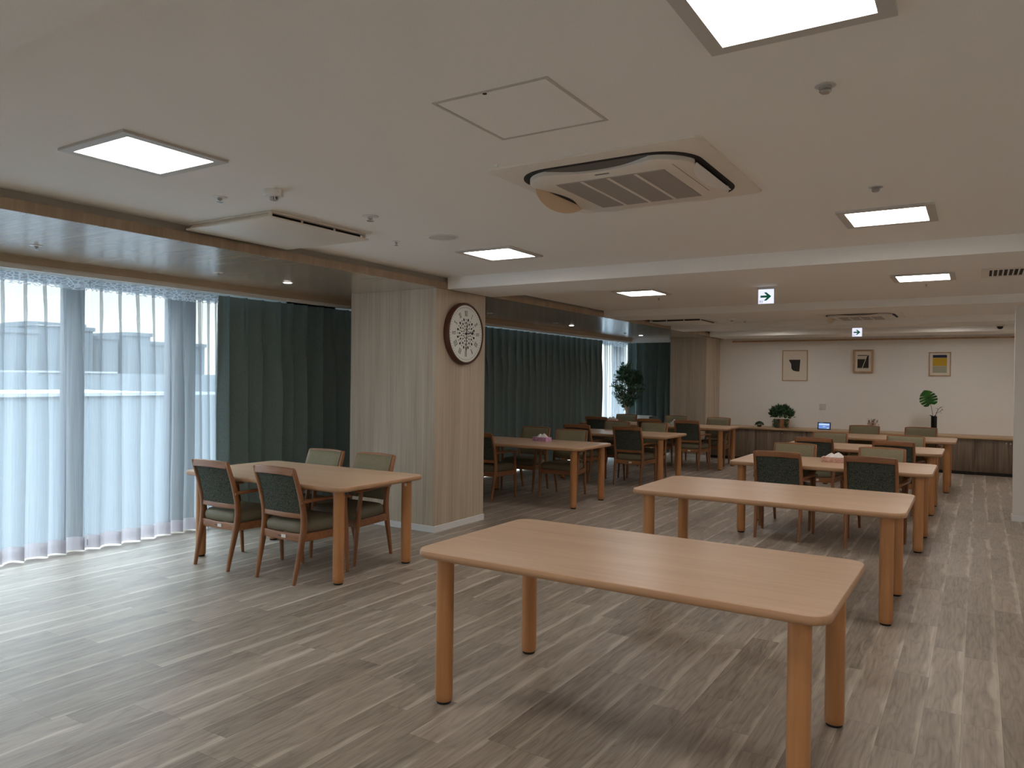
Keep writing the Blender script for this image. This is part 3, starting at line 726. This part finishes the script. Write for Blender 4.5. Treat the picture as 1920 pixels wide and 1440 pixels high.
downlight(-5.57, 10.718, 'warm lit downlight in the timber soffit above the middle green curtain')
downlight(-5.55, 13.577, 'lit downlight in the timber soffit above the potted tree')
# access hatch
t = fitting('access_hatch', 'square ceiling access hatch with thin outline above the cassette', 'access hatch', -1.46, 2.392, ZC)
bm = bmesh.new(); o, i = .240, .228
for a in ((-o, o, -o, -i), (-o, o, i, o), (-o, -i, -i, i), (i, o, -i, i)): box(bm, *a, -.003, 0)
finish('frame', bm, 'lampframe', t, smooth=False)
finish('door', B(-i+.003, i-.003, -i+.003, i-.003, -.002, 0), 'ceiling', t, smooth=False)
bm = bmesh.new(); lathe(bm, [(.008, -.0015), (.008, -.004)], 12, -.02, -.222, 0); finish('latch', bm, 'dark', t)
finish('ceiling_hook', B(-.008, .008, -.004, .004, -.012, 0), 'white').location = (-1.92, 2.92, ZC)
bpy.data.objects['ceiling_hook']['label'] = 'tiny white hook on the ceiling near the cassette corner'; bpy.data.objects['ceiling_hook']['category'] = 'hook'

# cassette air conditioner
def outline_cass(w, r, bite, n=120, half=.27):
    pts = []
    base = rrect(0, 0, w, w, r, 14)
    # resample densely then bite the sides
    P = [Vector((x, y)) for x, y in base]; dense = []
    for a, b in zip(P, P[1:]+P[:1]):
        m_ = max(1, int((b-a).length/.02))
        for k in range(m_): dense.append(a.lerp(b, k/m_))
    for p in dense:
        x, y = p
        if bite:
            if abs(y) < half and abs(x) > w/2-.02:
                x -= math.copysign(bite*(math.cos(PI*y/half)*.5+.5)**.5, x)
            elif abs(x) < half and abs(y) > w/2-.02:
                y -= math.copysign(bite*(math.cos(PI*x/half)*.5+.5)**.5, y)
        pts.append((x, y))
    return pts
def cassette(x, y, z, lab, grp='ceiling cassette units'):
    t = fitting('air_conditioner', lab, 'air conditioner', x, y, z, grp)
    bm = bmesh.new(); loft(bm, [[(a, b, 0) for a, b in rrect(0, 0, 1.04, 1.04, .03, 4)], [(a, b, -.010) for a, b in rrect(0, 0, 1.04, 1.04, .03, 4)], [(a, b, -.016) for a, b in rrect(0, 0, 1.00, 1.00, .03, 4)]])
    finish('outer_panel', bm, 'acwhite', t)
    bm = bmesh.new(); prism(bm, rrect(0, 0, .885, .885, .20, 14), -.020, -.0155); finish('air_slot', bm, 'dark', t)
    bm = bmesh.new()
    ol = outline_cass(.84, .20, .065)
    loft(bm, [[(a, b, -.018) for a, b in ol], [(a, b, -.040) for a, b in ol], [(a*.97, b*.97, -.047) for a, b in ol]])
    finish('face_panel', bm, 'acwhite', t, angle=40)
    finish('intake_grille', B(-.275, .275, -.27, .27, -.051, -.046), 'grille', t)
    bm = bmesh.new()
    for k in (-.1375, 0, .1375): box(bm, k-.008, k+.008, -.268, .268, -.053, -.047)
    finish('grille_bar', bm, 'acwhite', t)
    finish('seam', B(.335, .338, -.33, .20, -.0485, -.046), 'recess', t)
    finish('nameplate', B(-.035, .035, -.338, -.328, -.0486, -.046), 'inkgrey', t)
    # louvre flaps
    def flap(nm, mat, rot, tilt, drop, wid=.060):
        bm = bmesh.new(); n_ = 14; rows = []
        for k in range(n_+1):
            s = -.265+.53*k/n_; sn = math.sin(PI*(k/n_))**.6; wv = wid*sn+.004
            for_ = []
            for q, th in ((0, 0), (1, 0), (1, .004), (0, .004)):
                yy = (-.425+q*wv) if wid < .1 else (-.392-q*wv*.35); zz = -.020-drop-q*tilt*sn+th
                for_.append((s, yy, zz))
            rows.append(for_)
        loft(bm, rows)
        o = finish(nm, bm, mat, t, angle=40); o.rotation_euler.z = rot
    flap('louvre', 'darkgrey', 0, .012, 0.0)
    flap('louvre', 'white', PI/2, .012, .02)
    flap('louvre', 'flap', -PI/2, .062, .022, .115)
    flap('louvre', 'acwhite', PI, .004, .012)
cassette(-1.49, 3.485, ZC, 'large white ceiling cassette air conditioner in the front bay')
cassette(-1.43, 11.66, ZC2, 'ceiling cassette air conditioner above the rearmost tables')
def vent_panel(x, y, z, rz, lab):
    t = fitting('ventilation_unit', lab, 'ventilation unit', x, y, z, 'flat ceiling ventilation panels'); t.rotation_euler.z = rz
    finish('frame', B(-.40, .40, -.41, .41, -.012, 0, bev=.003), 'acwhite', t)
    finish('dark_opening', B(-.36, .37, -.37, .385, -.034, -.0118), 'dark', t)
    bm = bmesh.new(); loft(bm, [[(-.375, -.395, -.012), (.375, -.395, -.012), (.375, -.385, -.012), (-.375, -.385, -.012)], [(-.395, -.412, -.036), (.385, -.412, -.036), (.385, -.402, -.036), (-.395, -.402, -.036)]])
    finish('skirt', bm, 'acwhite', t, smooth=False)
    bm = bmesh.new()
    for yy in (-.41, .40): box(bm, .375, .40, yy, yy+.01, -.036, -.012)
    for yy in (-.15, .13): box(bm, .371, .375, yy, yy+.015, -.036, -.012)
    finish('bracket', bm, 'acwhite', t)
    finish('flat_panel', B(-.405, .41, -.425, .425, -.047, -.036, bev=.002), 'acwhite', t)
vent_panel(-4.02, 3.46, ZC, 0, 'flat square ventilation panel beside the timber soffit, front bay')
vent_panel(-4.03, 11.62, ZC2, -PI/2, 'flat square ventilation panel beside the timber soffit, third bay')
# linear grille at right
t = fitting('ceiling_grille', 'slotted ventilation grille at the right edge of the ceiling', 'vent', .47, 7.70, ZC2)
bm = bmesh.new(); o_, i_ = .46, .42
for a in ((-.47, .47, -.28, -.22), (-.47, .47, .22, .28), (-.47, -.41, -.22, .22), (.41, .47, -.22, .22)): box(bm, *a, -.008, 0)
finish('frame', bm, 'acwhite', t, smooth=False)
finish('backing', B(-.41, .41, -.22, .22, -.002, 0), 'dark', t, smooth=False)
for k in range(22):
    xx = -.39+k*.037
    finish('slat', B(xx, xx+.012, -.22, .22, -.008, -.002), 'acwhite', t, smooth=False)
# dome camera
t = fitting('dome_camera', 'small dome security camera on the rear ceiling at the right', 'security camera', .262, 13.95, ZC2)
bm = bmesh.new(); lathe(bm, [(.062, 0), (.062, -.045), (.056, -.052)], 28); finish('housing', bm, 'acwhite', t)
bm = bmesh.new(); lathe(bm, [(.044, -.048), (.044, -.062), (.038, -.080), (.024, -.093), (.006, -.098)], 24); finish('dome', bm, 'blackgloss', t)

# exit signs
def exit_sign(x, y, z, lab):
    t = thing('exit_sign', lab, 'exit sign', (x, y, z), 0, 'hanging green arrow signs')
    finish('mount', B(-.085, .085, -.025, .025, -.022, 0), 'lampframe', t)
    finish('housing', B(-.080, .080, -.018, .018, -.176, -.022, bev=.003), 'lampframe', t)
    finish('face', B(-.077, .077, -.0205, -.0175, -.172, -.026), 'exitface', t)
    bm = bmesh.new(); zc = -.099
    def poly(pts):
        a = [bm.verts.new((px, -.0215, zc+pz)) for px, pz in pts]; b = [bm.verts.new((px, -.0200, zc+pz)) for px, pz in pts]
        bm.faces.new(a); bm.faces.new(b[::-1])
        for i in range(len(a)): bm.faces.new((a[i], a[(i+1) % len(a)], b[(i+1) % len(a)], b[i]))
    poly([(-.055, -.011), (.008, -.011), (-.022, -.042), (.004, -.042), (.052, 0), (.004, .042), (-.022, .042), (.008, .011), (-.055, .011)])
    finish('arrow', bm, 'exitgreen', t, smooth=False)
    bm = bmesh.new(); zc = -.150
    for a, b_, c_, d_ in ((-.066, -.050, .010, .012), (-.064, -.052, .003, .005), (-.066, -.050, -.004, -.002), (-.066, -.0635, -.014, .012), (-.0535, -.051, -.014, .012), (-.044, -.0415, -.008, .010), (-.036, -.0335, -.014, .014)):
        box(bm, a, b_, -.0215, -.0200, zc+c_, zc+d_)
    finish('small_mark', bm, 'inkgrey', t, smooth=False)
exit_sign(-1.852, 7.85, ZC2+.0, 'lit sign with green arrow pointing right, nearer and larger one')
exit_sign(-1.778, 13.95, ZC2, 'lit sign with green arrow pointing right, farther one above the pictures')

# ---------------------------------------------------------------- wall clock
t = thing('wall_clock', 'large round dark wood wall clock with roman numerals on the column', 'clock', (-4.487, 6.215, 1.960))
bm = bmesh.new(); lathe(bm, [(.300, 0.001), (.314, .010), (.314, .050), (.306, .062), (.292, .064), (.288, .056), (.288, .052)], 64, axis='x'); finish('case', bm, 'clockwood', t)
bm = bmesh.new(); lathe(bm, [(.289, .050), (.289, .0535)], 64, axis='x'); finish('dial', bm, 'face', t)
def cface(bm, pts, h=.0545, h0=.0530):
    # pts in clock plane (u right seen from the front, v up); front faces +x, right is +y
    a = [bm.verts.new((h, u, v)) for u, v in pts]; b = [bm.verts.new((h0, u, v)) for u, v in pts]
    bm.faces.new(a); bm.faces.new(b[::-1])
    for i in range(len(a)): bm.faces.new((a[i], a[(i+1) % len(a)], b[(i+1) % len(a)], b[i]))
def rot(u, v, a): return (u*math.cos(a)+v*math.sin(a), -u*math.sin(a)+v*math.cos(a))
ROM = ['XII', 'I', 'II', 'III', 'IIII', 'V', 'VI', 'VII', 'VIII', 'IX', 'X', 'XI']
bm = bmesh.new()
for k, s in enumerate(ROM):
    ang = 2*PI*k/12; wch = {'I': .012, 'V': .022, 'X': .024}; tot = sum(wch[c] for c in s); x0 = -tot/2
    flip = False
    for c in s:
        cw = wch[c]; xc = x0+cw/2; x0 += cw
        st = []
        hh = .026
        if c == 'I': st = [((0, -hh), (0, hh), .0025)]
        if c == 'V': st = [((-.007, hh), (0, -hh), .003), ((.007, hh), (0, -hh), .0014)]
        if c == 'X': st = [((-.008, hh), (.008, -hh), .003), ((.008, hh), (-.008, -hh), .0014)]
        for (ua, va), (ub, vb), t_ in st:
            q = [(xc+ua-t_, .205+va), (xc+ua+t_, .205+va), (xc+ub+t_, .205+vb), (xc+ub-t_, .205+vb)]
            cface(bm, [rot(u, v, ang) for u, v in q])
        for sv in (-hh, hh):
            q = [(xc-cw*.42, .205+sv-.001), (xc+cw*.42, .205+sv-.001), (xc+cw*.42, .205+sv+.001), (xc-cw*.42, .205+sv+.001)]
            cface(bm, [rot(u, v, ang) for u, v in q])
finish('numerals', bm, 'inkgrey', t, smooth=False)
bm = bmesh.new()
for k in range(60):
    ang = 2*PI*k/60; q = [(-.003, .262), (.003, .262), (.003, .270), (-.003, .270)]
    cface(bm, [rot(u, v, ang) for u, v in q])
finish('minute_dots', bm, 'ink', t, smooth=False)
bm = bmesh.new()
for rr, cnt, ln, wd in ((.045, 12, .022, .006), (.075, 12, .024, .007), (.075, 12, .016, .004), (.108, 12, .030, .010), (.108, 24, .020, .004), (.142, 12, .034, .013), (.142, 24, .020, .0045)):
    for k in range(cnt):
        ang = 2*PI*(k+(.5 if (cnt == 12 and rr in (.075, .142)) else 0))/cnt
        q = [(0, rr-ln/2), (wd*.9, rr-ln*.1), (wd*.8, rr+ln*.35), (0, rr+ln/2), (-wd*.8, rr+ln*.35), (-wd*.9, rr-ln*.1)]
        cface(bm, [rot(u, v, ang) for u, v in q])
finish('filigree', bm, 'ink', t, smooth=False)
def hand(nm, ang, ln, wd, h):
    bm = bmesh.new(); q = [(-wd*.3, -.03), (wd*.3, -.03), (wd*.35, ln*.6), (wd, ln*.78), (wd*.4, ln*.88), (0, ln), (-wd*.4, ln*.88), (-wd, ln*.78), (-wd*.35, ln*.6)]
    cface(bm, [rot(u, v, ang) for u, v in q], h, h-.0015); finish(nm, bm, 'ink', t, smooth=False)
hand('hour_hand', math.radians(84), .145, .013, .0575)
hand('minute_hand', math.radians(180), .200, .008, .0600)
hand('second_hand', math.radians(6), .10, .012, .0620)
bm = bmesh.new(); lathe(bm, [(.012, .054), (.012, .064)], 16, axis='x'); finish('hub', bm, 'ink', t)

# ---------------------------------------------------------------- rear low cabinets, worktop
CY = 14.70
bounds = [-4.548, -3.637, -2.712, -1.812, -.922, -.037, .868, 1.77, 2.68]
cabl = ['leftmost low cabinet unit, below the small succulent by the rear column', 'low cabinet unit below the ivy planter', 'low cabinet unit below the tablet', 'low cabinet unit behind the left rear chairs', 'low cabinet unit below the black vase', 'low cabinet unit at the right end next to the partition', 'hidden low cabinet unit behind the partition', 'hidden low cabinet unit in the recess corner']
for i, (a, b) in enumerate(zip(bounds, bounds[1:])):
    t = thing('cabinet', cabl[i], 'cabinet', ((a+b)/2, CY, 0), 0, 'low cabinets along the rear wall'); h = (b-a)/2
    finish('body', B(-h+.001, h-.001, .018, .70, .052, .603), 'cabinet', t)
    finish('plinth', B(-h+.001, h-.001, .03, .68, 0, .05), 'art_dark', t)
    g = .02
    for s in (-1, 1):
        x0, x1 = (-h+g, -.002) if s < 0 else (.002, h-g)
        d = finish('door', B(x0, x1, 0, .017, .062, .596, bev=.0015), 'cabinet', t)
        bm = bmesh.new(); lathe(bm, [(.007, 0), (.007, -.010), (.013, -.014), (.013, -.022), (.004, -.024)], 14, s*.03, 0, .545, axis='y'); finish('knob', bm, 'chrome', d)
finish('end_filler', B(2.682, XR-0.002, CY+.018, 15.40, 0, .603), 'cabinet')
tag(bpy.data.objects['end_filler'], 'plain filler panel at the hidden right end of the low cabinets', 'panel')
wt = finish('worktop', B(-4.556, XR-0.002, CY-.03, YB-.001, .604, .634, bev=.002), 'counter'); tag(wt, 'long pale wood worktop over the low rear cabinets', 'worktop')

# picture rail
pr_ = finish('picture_rail', B(-4.30, XR-0.002, YB-.03, YB-.001, 2.315, 2.345, bev=.003), 'picframe'); tag(pr_, 'long thin wooden picture rail high on the rear wall', 'picture rail')
# pictures
def picture(x, z, w_, h_, dep, fr, lab):
    t = thing('framed_picture', lab, 'picture', (x, YB, z), 0, 'framed prints on the rear wall')
    bm = bmesh.new()
    for a in ((-w_/2, w_/2, -h_/2, -h_/2+fr), (-w_/2, w_/2, h_/2-fr, h_/2), (-w_/2, -w_/2+fr, -h_/2+fr, h_/2-fr), (w_/2-fr, w_/2, -h_/2+fr, h_/2-fr)): box(bm, a[0], a[1], -dep, -.002, a[2], a[3])
    finish('frame', bm, 'picframe', t, smooth=False)
    finish('mount', B(-w_/2+fr, w_/2-fr, -dep*.5, -.003, -h_/2+fr, h_/2-fr), 'mat', t, smooth=False)
    return t, -dep*.5
def flat(bm, pts, y0, y1, mi=0):
    a = [bm.verts.new((x, y0, z)) for x, z in pts]; b = [bm.verts.new((x, y1, z)) for x, z in pts]
    bm.faces.new(a).material_index = mi; bm.faces.new(b[::-1]).material_index = mi
    for i in range(len(a)): bm.faces.new((a[i], a[(i+1) % len(a)], b[(i+1) % len(a)], b[i])).material_index = mi
t, y = picture(-3.075, 1.842, .475, .60, .02, .014, 'left framed print of a dark rounded shape on a cream sheet')
bm = bmesh.new(); flat(bm, [(-.115, .115), (.10, .115), (.085, -.115), (.03, -.115), (-.03, -.10), (-.065, -.06), (-.07, .03), (-.10, .08)], y-.002, y); finish('dark_shape', bm, 'art_dark', t, smooth=False)
t, y = picture(-1.855, 1.922, .345, .435, .05, .03, 'middle deep-framed print of dark blocks cut by a white diagonal')
bm = bmesh.new(); flat(bm, [(-.10, .12), (.10, .12), (.10, -.14), (-.10, -.14)], y-.001, y); finish('sheet', bm, 'art_cream', t, smooth=False)
bm = bmesh.new(); flat(bm, [(-.095, .105), (.065, .105), (.068, .117), (-.095, .117)], y-.003, y-.001); flat(bm, [(-.095, .04), (.04, .04), (-.02, -.125), (-.095, -.125)], y-.003, y-.001); flat(bm, [(.075, .11), (.095, .11), (.095, -.125), (-.005, -.125)], y-.003, y-.001)
finish('dark_blocks', bm, 'art_dark', t, smooth=False)
t, y = picture(-.605, 1.868, .345, .43, .025, .018, 'right framed print with blue, yellow and grey blocks')
for nm, mat, z0, z1 in (('blue_block', 'art_blue', .115, .165), ('yellow_block', 'art_yellow', -.03, .112), ('grey_block', 'art_grey', -.155, -.034)):
    bm = bmesh.new(); flat(bm, [(-.11, z0), (.11, z0), (.11, z1), (-.11, z1)], y-.003, y); finish(nm, bm, mat, t, smooth=False)

# wall socket + tablet
t = thing('wall_socket', 'white wall socket with a plugged-in adapter above the tablet', 'socket', (-2.555, YB, 1.045))
finish('plate', B(-.06, .06, -.010, -.001, -.06, .06, bev=.002), 'plaster', t)
ad_ = finish('adapter', B(-.045, -.005, -.045, -.010, -.055, .005, bev=.003), 'plaster', t)
bm = bmesh.new(); tube(bm, [(-.025, -.04, -.05), (-.03, -.05, -.12), (-.05, -.06, -.22), (-.045, -.09, -.32), (-.02, -.16, -.404)], .0022); tube(bm, [(-.02, -.04, -.05), (.0, -.05, -.12), (.01, -.06, -.2), (-.005, -.10, -.34), (-.02, -.16, -.404)], .0022)
finish('cable', bm, 'plaster', ad_)
t = thing('tablet', 'small black tablet with a lit blue screen on the worktop', 'tablet', (-2.46, 15.00, .634))
lean = bpy.data.objects
bm = bmesh.new(); box(bm, -.115, .115, 0, .014, 0, .142, bev=.008); o = finish('shell', bm, 'blackgloss', t); o.rotation_euler.x = math.radians(-14)
s_ = finish('screen', B(-.098, .098, -.0015, .001, .018, .124), 'screen', t, smooth=False); s_.rotation_euler.x = math.radians(-14)
bm = bmesh.new(); box(bm, -.02, .02, -.0025, -.0014, .055, .062); box(bm, .05, .085, -.0025, -.0014, .026, .036); box(bm, -.09, .09, -.0025, -.0014, .085, .110); o = finish('screen_text', bm, 'screen2', t, smooth=False); o.rotation_euler.x = math.radians(-14)
finish('stand', B(-.05, .05, .03, .075, 0, .05, bev=.004), 'blackgloss', t)

# ---------------------------------------------------------------- plants
def leaf_faces(bm, p, d, ln, wd, rnd, mi=0):
    d = d.normalized(); s = d.cross(Vector((0, 0, 1)))
    if s.length < .1: s = Vector((1, 0, 0))
    s.normalize(); s = (Matrix.Rotation(rnd.uniform(-1, 1), 3, d) @ s); n_ = s.cross(d)*ln*.12
    a = bm.verts.new(p); b = bm.verts.new(p+d*ln*.45+s*wd/2-n_*.5); c = bm.verts.new(p+d*ln+n_); e_ = bm.verts.new(p+d*ln*.45-s*wd/2-n_*.5); m_ = bm.verts.new(p+d*ln*.5+n_)
    for f in ((a, b, m_), (b, c, m_), (c, e_, m_), (e_, a, m_)): bm.faces.new(f).material_index = mi
# potted tree
rnd = random.Random(12)
TX, TY = -6.13, 14.27
t = thing('potted_tree', 'slender potted tree with pale trunk and fine dark leaves in the rear corner', 'potted tree', (TX, TY, 0))
bm = bmesh.new(); lathe(bm, [(.10, 0), (.125, .30), (.128, .31), (.118, .31), (.115, .28)], 28); finish('pot', bm, 'art_dark', t)
bm = bmesh.new(); tips = []
tube(bm, [(0, 0, .29), (.01, .0, .5), (-.005, .0, .74), (.0, 0, .86)], [.024, .022, .021, .019], 10)
CR = Vector((.02, 0, 1.40)); RX, RZ = .335, .50
def in_crown(k=1.0):
    while True:
        v = Vector((rnd.uniform(-1, 1), rnd.uniform(-1, 1), rnd.uniform(-1, 1)))
        if v.length <= 1:
            q = v*k; taper = 1.0-.28*max(0, q.z)-.42*max(0, -q.z)**1.5
            return CR+Vector((q.x*RX*taper, q.y*RX*taper, q.z*RZ))
limbs = []
for k in range(9):
    a = 2*PI*k/9+rnd.uniform(-.3, .3); o_ = rnd.uniform(.10, .24)
    top = Vector((math.cos(a)*o_, math.sin(a)*o_, rnd.uniform(1.25, 1.72))); st_ = Vector((0, 0, .80+.012*k))
    mid = st_.lerp(top, .45)+Vector((math.cos(a)*.03, math.sin(a)*.03, -.02))
    tube(bm, [st_, mid, top], [.012, .008, .004], 6); limbs += [mid, mid.lerp(top, .4), mid.lerp(top, .75), top]
for k in range(250):
    p = in_crown(); q = min(limbs, key=lambda v: (v-p).length+max(0, v.z-p.z)*1.5)
    m_ = q.lerp(p, .5)+Vector((0, 0, -.015)); tube(bm, [q, m_, p], [.0035, .0028, .002], 4); tips += [p, m_, m_.lerp(p, .5)]
finish('trunk', bm, 'bark', t, angle=80)
bm = bmesh.new()
for p in tips:
    for k in range(6):
        dv = ((p-CR).normalized()*.5+Vector((rnd.uniform(-1, 1), rnd.uniform(-1, 1), rnd.uniform(-.3, 1.0)))).normalized()
        leaf_faces(bm, p+Vector((rnd.uniform(-.025, .025), rnd.uniform(-.025, .025), rnd.uniform(-.025, .025))), dv, rnd.uniform(.038, .062), .022, rnd)
fo = finish('foliage', bm, 'leaf', t, smooth=False)
# ivy planter
rnd = random.Random(4)
t = thing('ivy_planter', 'leafy green ivy in a brown wooden basket on the worktop', 'potted plant', (-3.225, 15.02, .634)); t.scale = (1.12, 1.05, 1.1)
bm = bmesh.new(); lathe(bm, [(.115, 0), (.128, .14), (.132, .15), (.115, .15), (.11, .12)], 16); finish('basket', bm, 'basket', t, angle=20)
bm = bmesh.new()
for k in range(620):
    a = rnd.uniform(0, 2*PI); ph = rnd.uniform(-.25, 1.3); rr = rnd.uniform(.55, 1)
    p = Vector((math.cos(a)*math.cos(ph)*.185*rr, math.sin(a)*math.cos(ph)*.12*rr, .23+math.sin(ph)*.16*rr))
    leaf_faces(bm, p, Vector((p.x*5, p.y*5, rnd.uniform(-.6, .8))), rnd.uniform(.04, .075), .04, rnd)
for k in range(110):
    a = rnd.uniform(PI, 2*PI); z = rnd.uniform(.03, .17); q = rnd.choice((-.10, -.08, .09, .105, -.03, .12))
    leaf_faces(bm, Vector((q+rnd.uniform(-.02, .02), -.13+rnd.uniform(-.01, .01), z)), Vector((rnd.uniform(-.5, .5), -.5, -.6)), .04, .03, rnd)
finish('ivy', bm, 'leaf3', t, smooth=False)
# little succulent
t = thing('moss_ball_plant', 'tiny round green plant left of the ivy basket', 'potted plant', (-3.645, 15.02, .634))
bm = bmesh.new(); lathe(bm, [(.03, 0), (.045, .02), (.045, .035), (.03, .04)], 16); finish('dish', bm, 'twig', t)
bm = bmesh.new()
for k in range(170):
    a = rnd.uniform(0, 2*PI); ph = rnd.uniform(0, 1.5); p = Vector((math.cos(a)*math.cos(ph)*.07, math.sin(a)*math.cos(ph)*.06, .03+math.sin(ph)*.055))
    leaf_faces(bm, p, Vector((p.x*9, p.y*9, rnd.uniform(.0, .8))), .03, .016, rnd)
finish('leaves', bm, 'leaf3', t, smooth=False)
# dried flowers
t = thing('dried_flowers', 'small arrangement of dried pink flowers on the worktop', 'flowers', (-1.64, 15.0, .634))
bm = bmesh.new(); lathe(bm, [(.03, 0), (.04, .04), (.038, .07), (.03, .08)], 16); finish('holder', bm, 'basket', t)
bm = bmesh.new()
for k in range(16):
    a = rnd.uniform(0, 2*PI); sp_ = rnd.uniform(.02, .10); tube(bm, [(0, 0, .07), (math.cos(a)*sp_*.5, math.sin(a)*sp_*.4, .14), (math.cos(a)*sp_, math.sin(a)*sp_*.6, rnd.uniform(.15, .24))], .0025, 4)
    for j in range(4): leaf_faces(bm, Vector((math.cos(a)*sp_, math.sin(a)*sp_*.6, rnd.uniform(.12, .22))), Vector((rnd.uniform(-1, 1), -.5, rnd.uniform(-.3, 1))), .03, .014, rnd)
finish('twigs', bm, 'twig', t, smooth=False)
bm = bmesh.new()
for cx, cz in ((-.01, .155), (.03, .17), (-.05, .13), (.05, .12)):
    for j in range(14): leaf_faces(bm, Vector((cx, -.05, cz)), Vector((rnd.uniform(-1, 1), rnd.uniform(-.8, .1), rnd.uniform(-1, 1))), .032, .026, rnd)
finish('blooms', bm, 'pinkflower', t, smooth=False)
# black vase with monstera leaf
t = thing('vase', 'tall black cylinder vase with a monstera leaf and a twig', 'vase', (-.665, 15.02, .634))
bm = bmesh.new(); lathe(bm, [(.046, 0), (.048, .01), (.048, .315), (.042, .315), (.042, .25)], 28); finish('body', bm, 'blackgloss', t)
bm = bmesh.new(); tube(bm, [(-.01, 0, .26), (-.03, -.01, .40), (-.055, -.03, .54)], .004, 6); stem = finish('stem', bm, 'leaf2', t)
# leaf blade outline with slits, gently arched
bm = bmesh.new()
# one side: heart outline from base to tip with slits cut towards the midrib
side = [(0, 0), (.05, -.035), (.105, -.02), (.125, .015), (.045, .032), (.135, .032), (.148, .07), (.05, .085), (.150, .088), (.148, .125), (.05, .130), (.142, .142), (.125, .18), (.045, .176), (.115, .196), (.085, .235), (.04, .265), (0, .285)]
def lz(u, v): return (u, -1.6*u*u-.25*(v-.1)**2, v)
for s in (-1, 1):
    mid = [bm.verts.new(lz(0, v)) for v in (0, .03, .085, .13, .175, .285)]
    P_ = lambda k: bm.verts.new(lz(s*side[k][0], side[k][1]))
    q = [P_(k) for k in range(1, 17)]
    g_ = lambda *ii: [q[i-1] for i in ii]
    for f in ([mid[0]]+g_(1, 2, 3, 4)+[mid[1]], [mid[1]]+g_(4, 5, 6, 7)+[mid[2]], [mid[2]]+g_(7, 8, 9, 10)+[mid[3]], [mid[3]]+g_(10, 11, 12, 13)+[mid[4]], [mid[4]]+g_(13, 14, 15, 16)+[mid[5]]):
        bm.faces.new(f)
lf = finish('monstera_leaf', bm, 'leaf2', stem, smooth=False); lf.location = (-.055, -.03, .53); lf.rotation_euler = (math.radians(8), math.radians(-22), 0); lf.scale = (.95, 1, .92)
so = lf.modifiers.new('thick', 'SOLIDIFY'); so.thickness = .002
bm = bmesh.new()
tube(bm, [(.012, 0, .27), (.035, -.01, .37), (.06, -.01, .44), (.095, -.01, .475), (.13, -.01, .49)], [.006, .005, .004, .003, .002], 5)
tube(bm, [(.035, -.01, .37), (.07, -.02, .385), (.11, -.02, .42), (.125, -.02, .45)], .003, 5); tube(bm, [(.06, -.01, .44), (.04, -.01, .455), (.02, -.01, .45)], .0025, 5)
for k in range(14): leaf_faces(bm, Vector((rnd.uniform(.03, .13), -.015, rnd.uniform(.38, .49))), Vector((rnd.uniform(-1, 1), -.3, rnd.uniform(-1, 1))), .018, .01, rnd)
finish('twig', bm, 'twig', t, smooth=False)
bm = bmesh.new(); leaf_faces(bm, Vector((-.01, 0, .315)), Vector((-1, -.3, .25)), .07, .03, rnd); leaf_faces(bm, Vector((-.0, 0, .315)), Vector((.5, -.3, .35)), .05, .03, rnd); finish('small_leaf', bm, 'leaf2', t, smooth=False)

# white floor appliance by the rear window
t = thing('air_purifier', 'boxy white appliance with dark side on the floor right of the potted tree', 'air purifier', (-5.78, 14.33, 0))
finish('body', B(-.155, .155, -.10, .10, 0, .80, bev=.006), 'white', t)
finish('dark_side', B(.1555, .24, -.09, .10, 0, .795, bev=.004), 'grey', t)
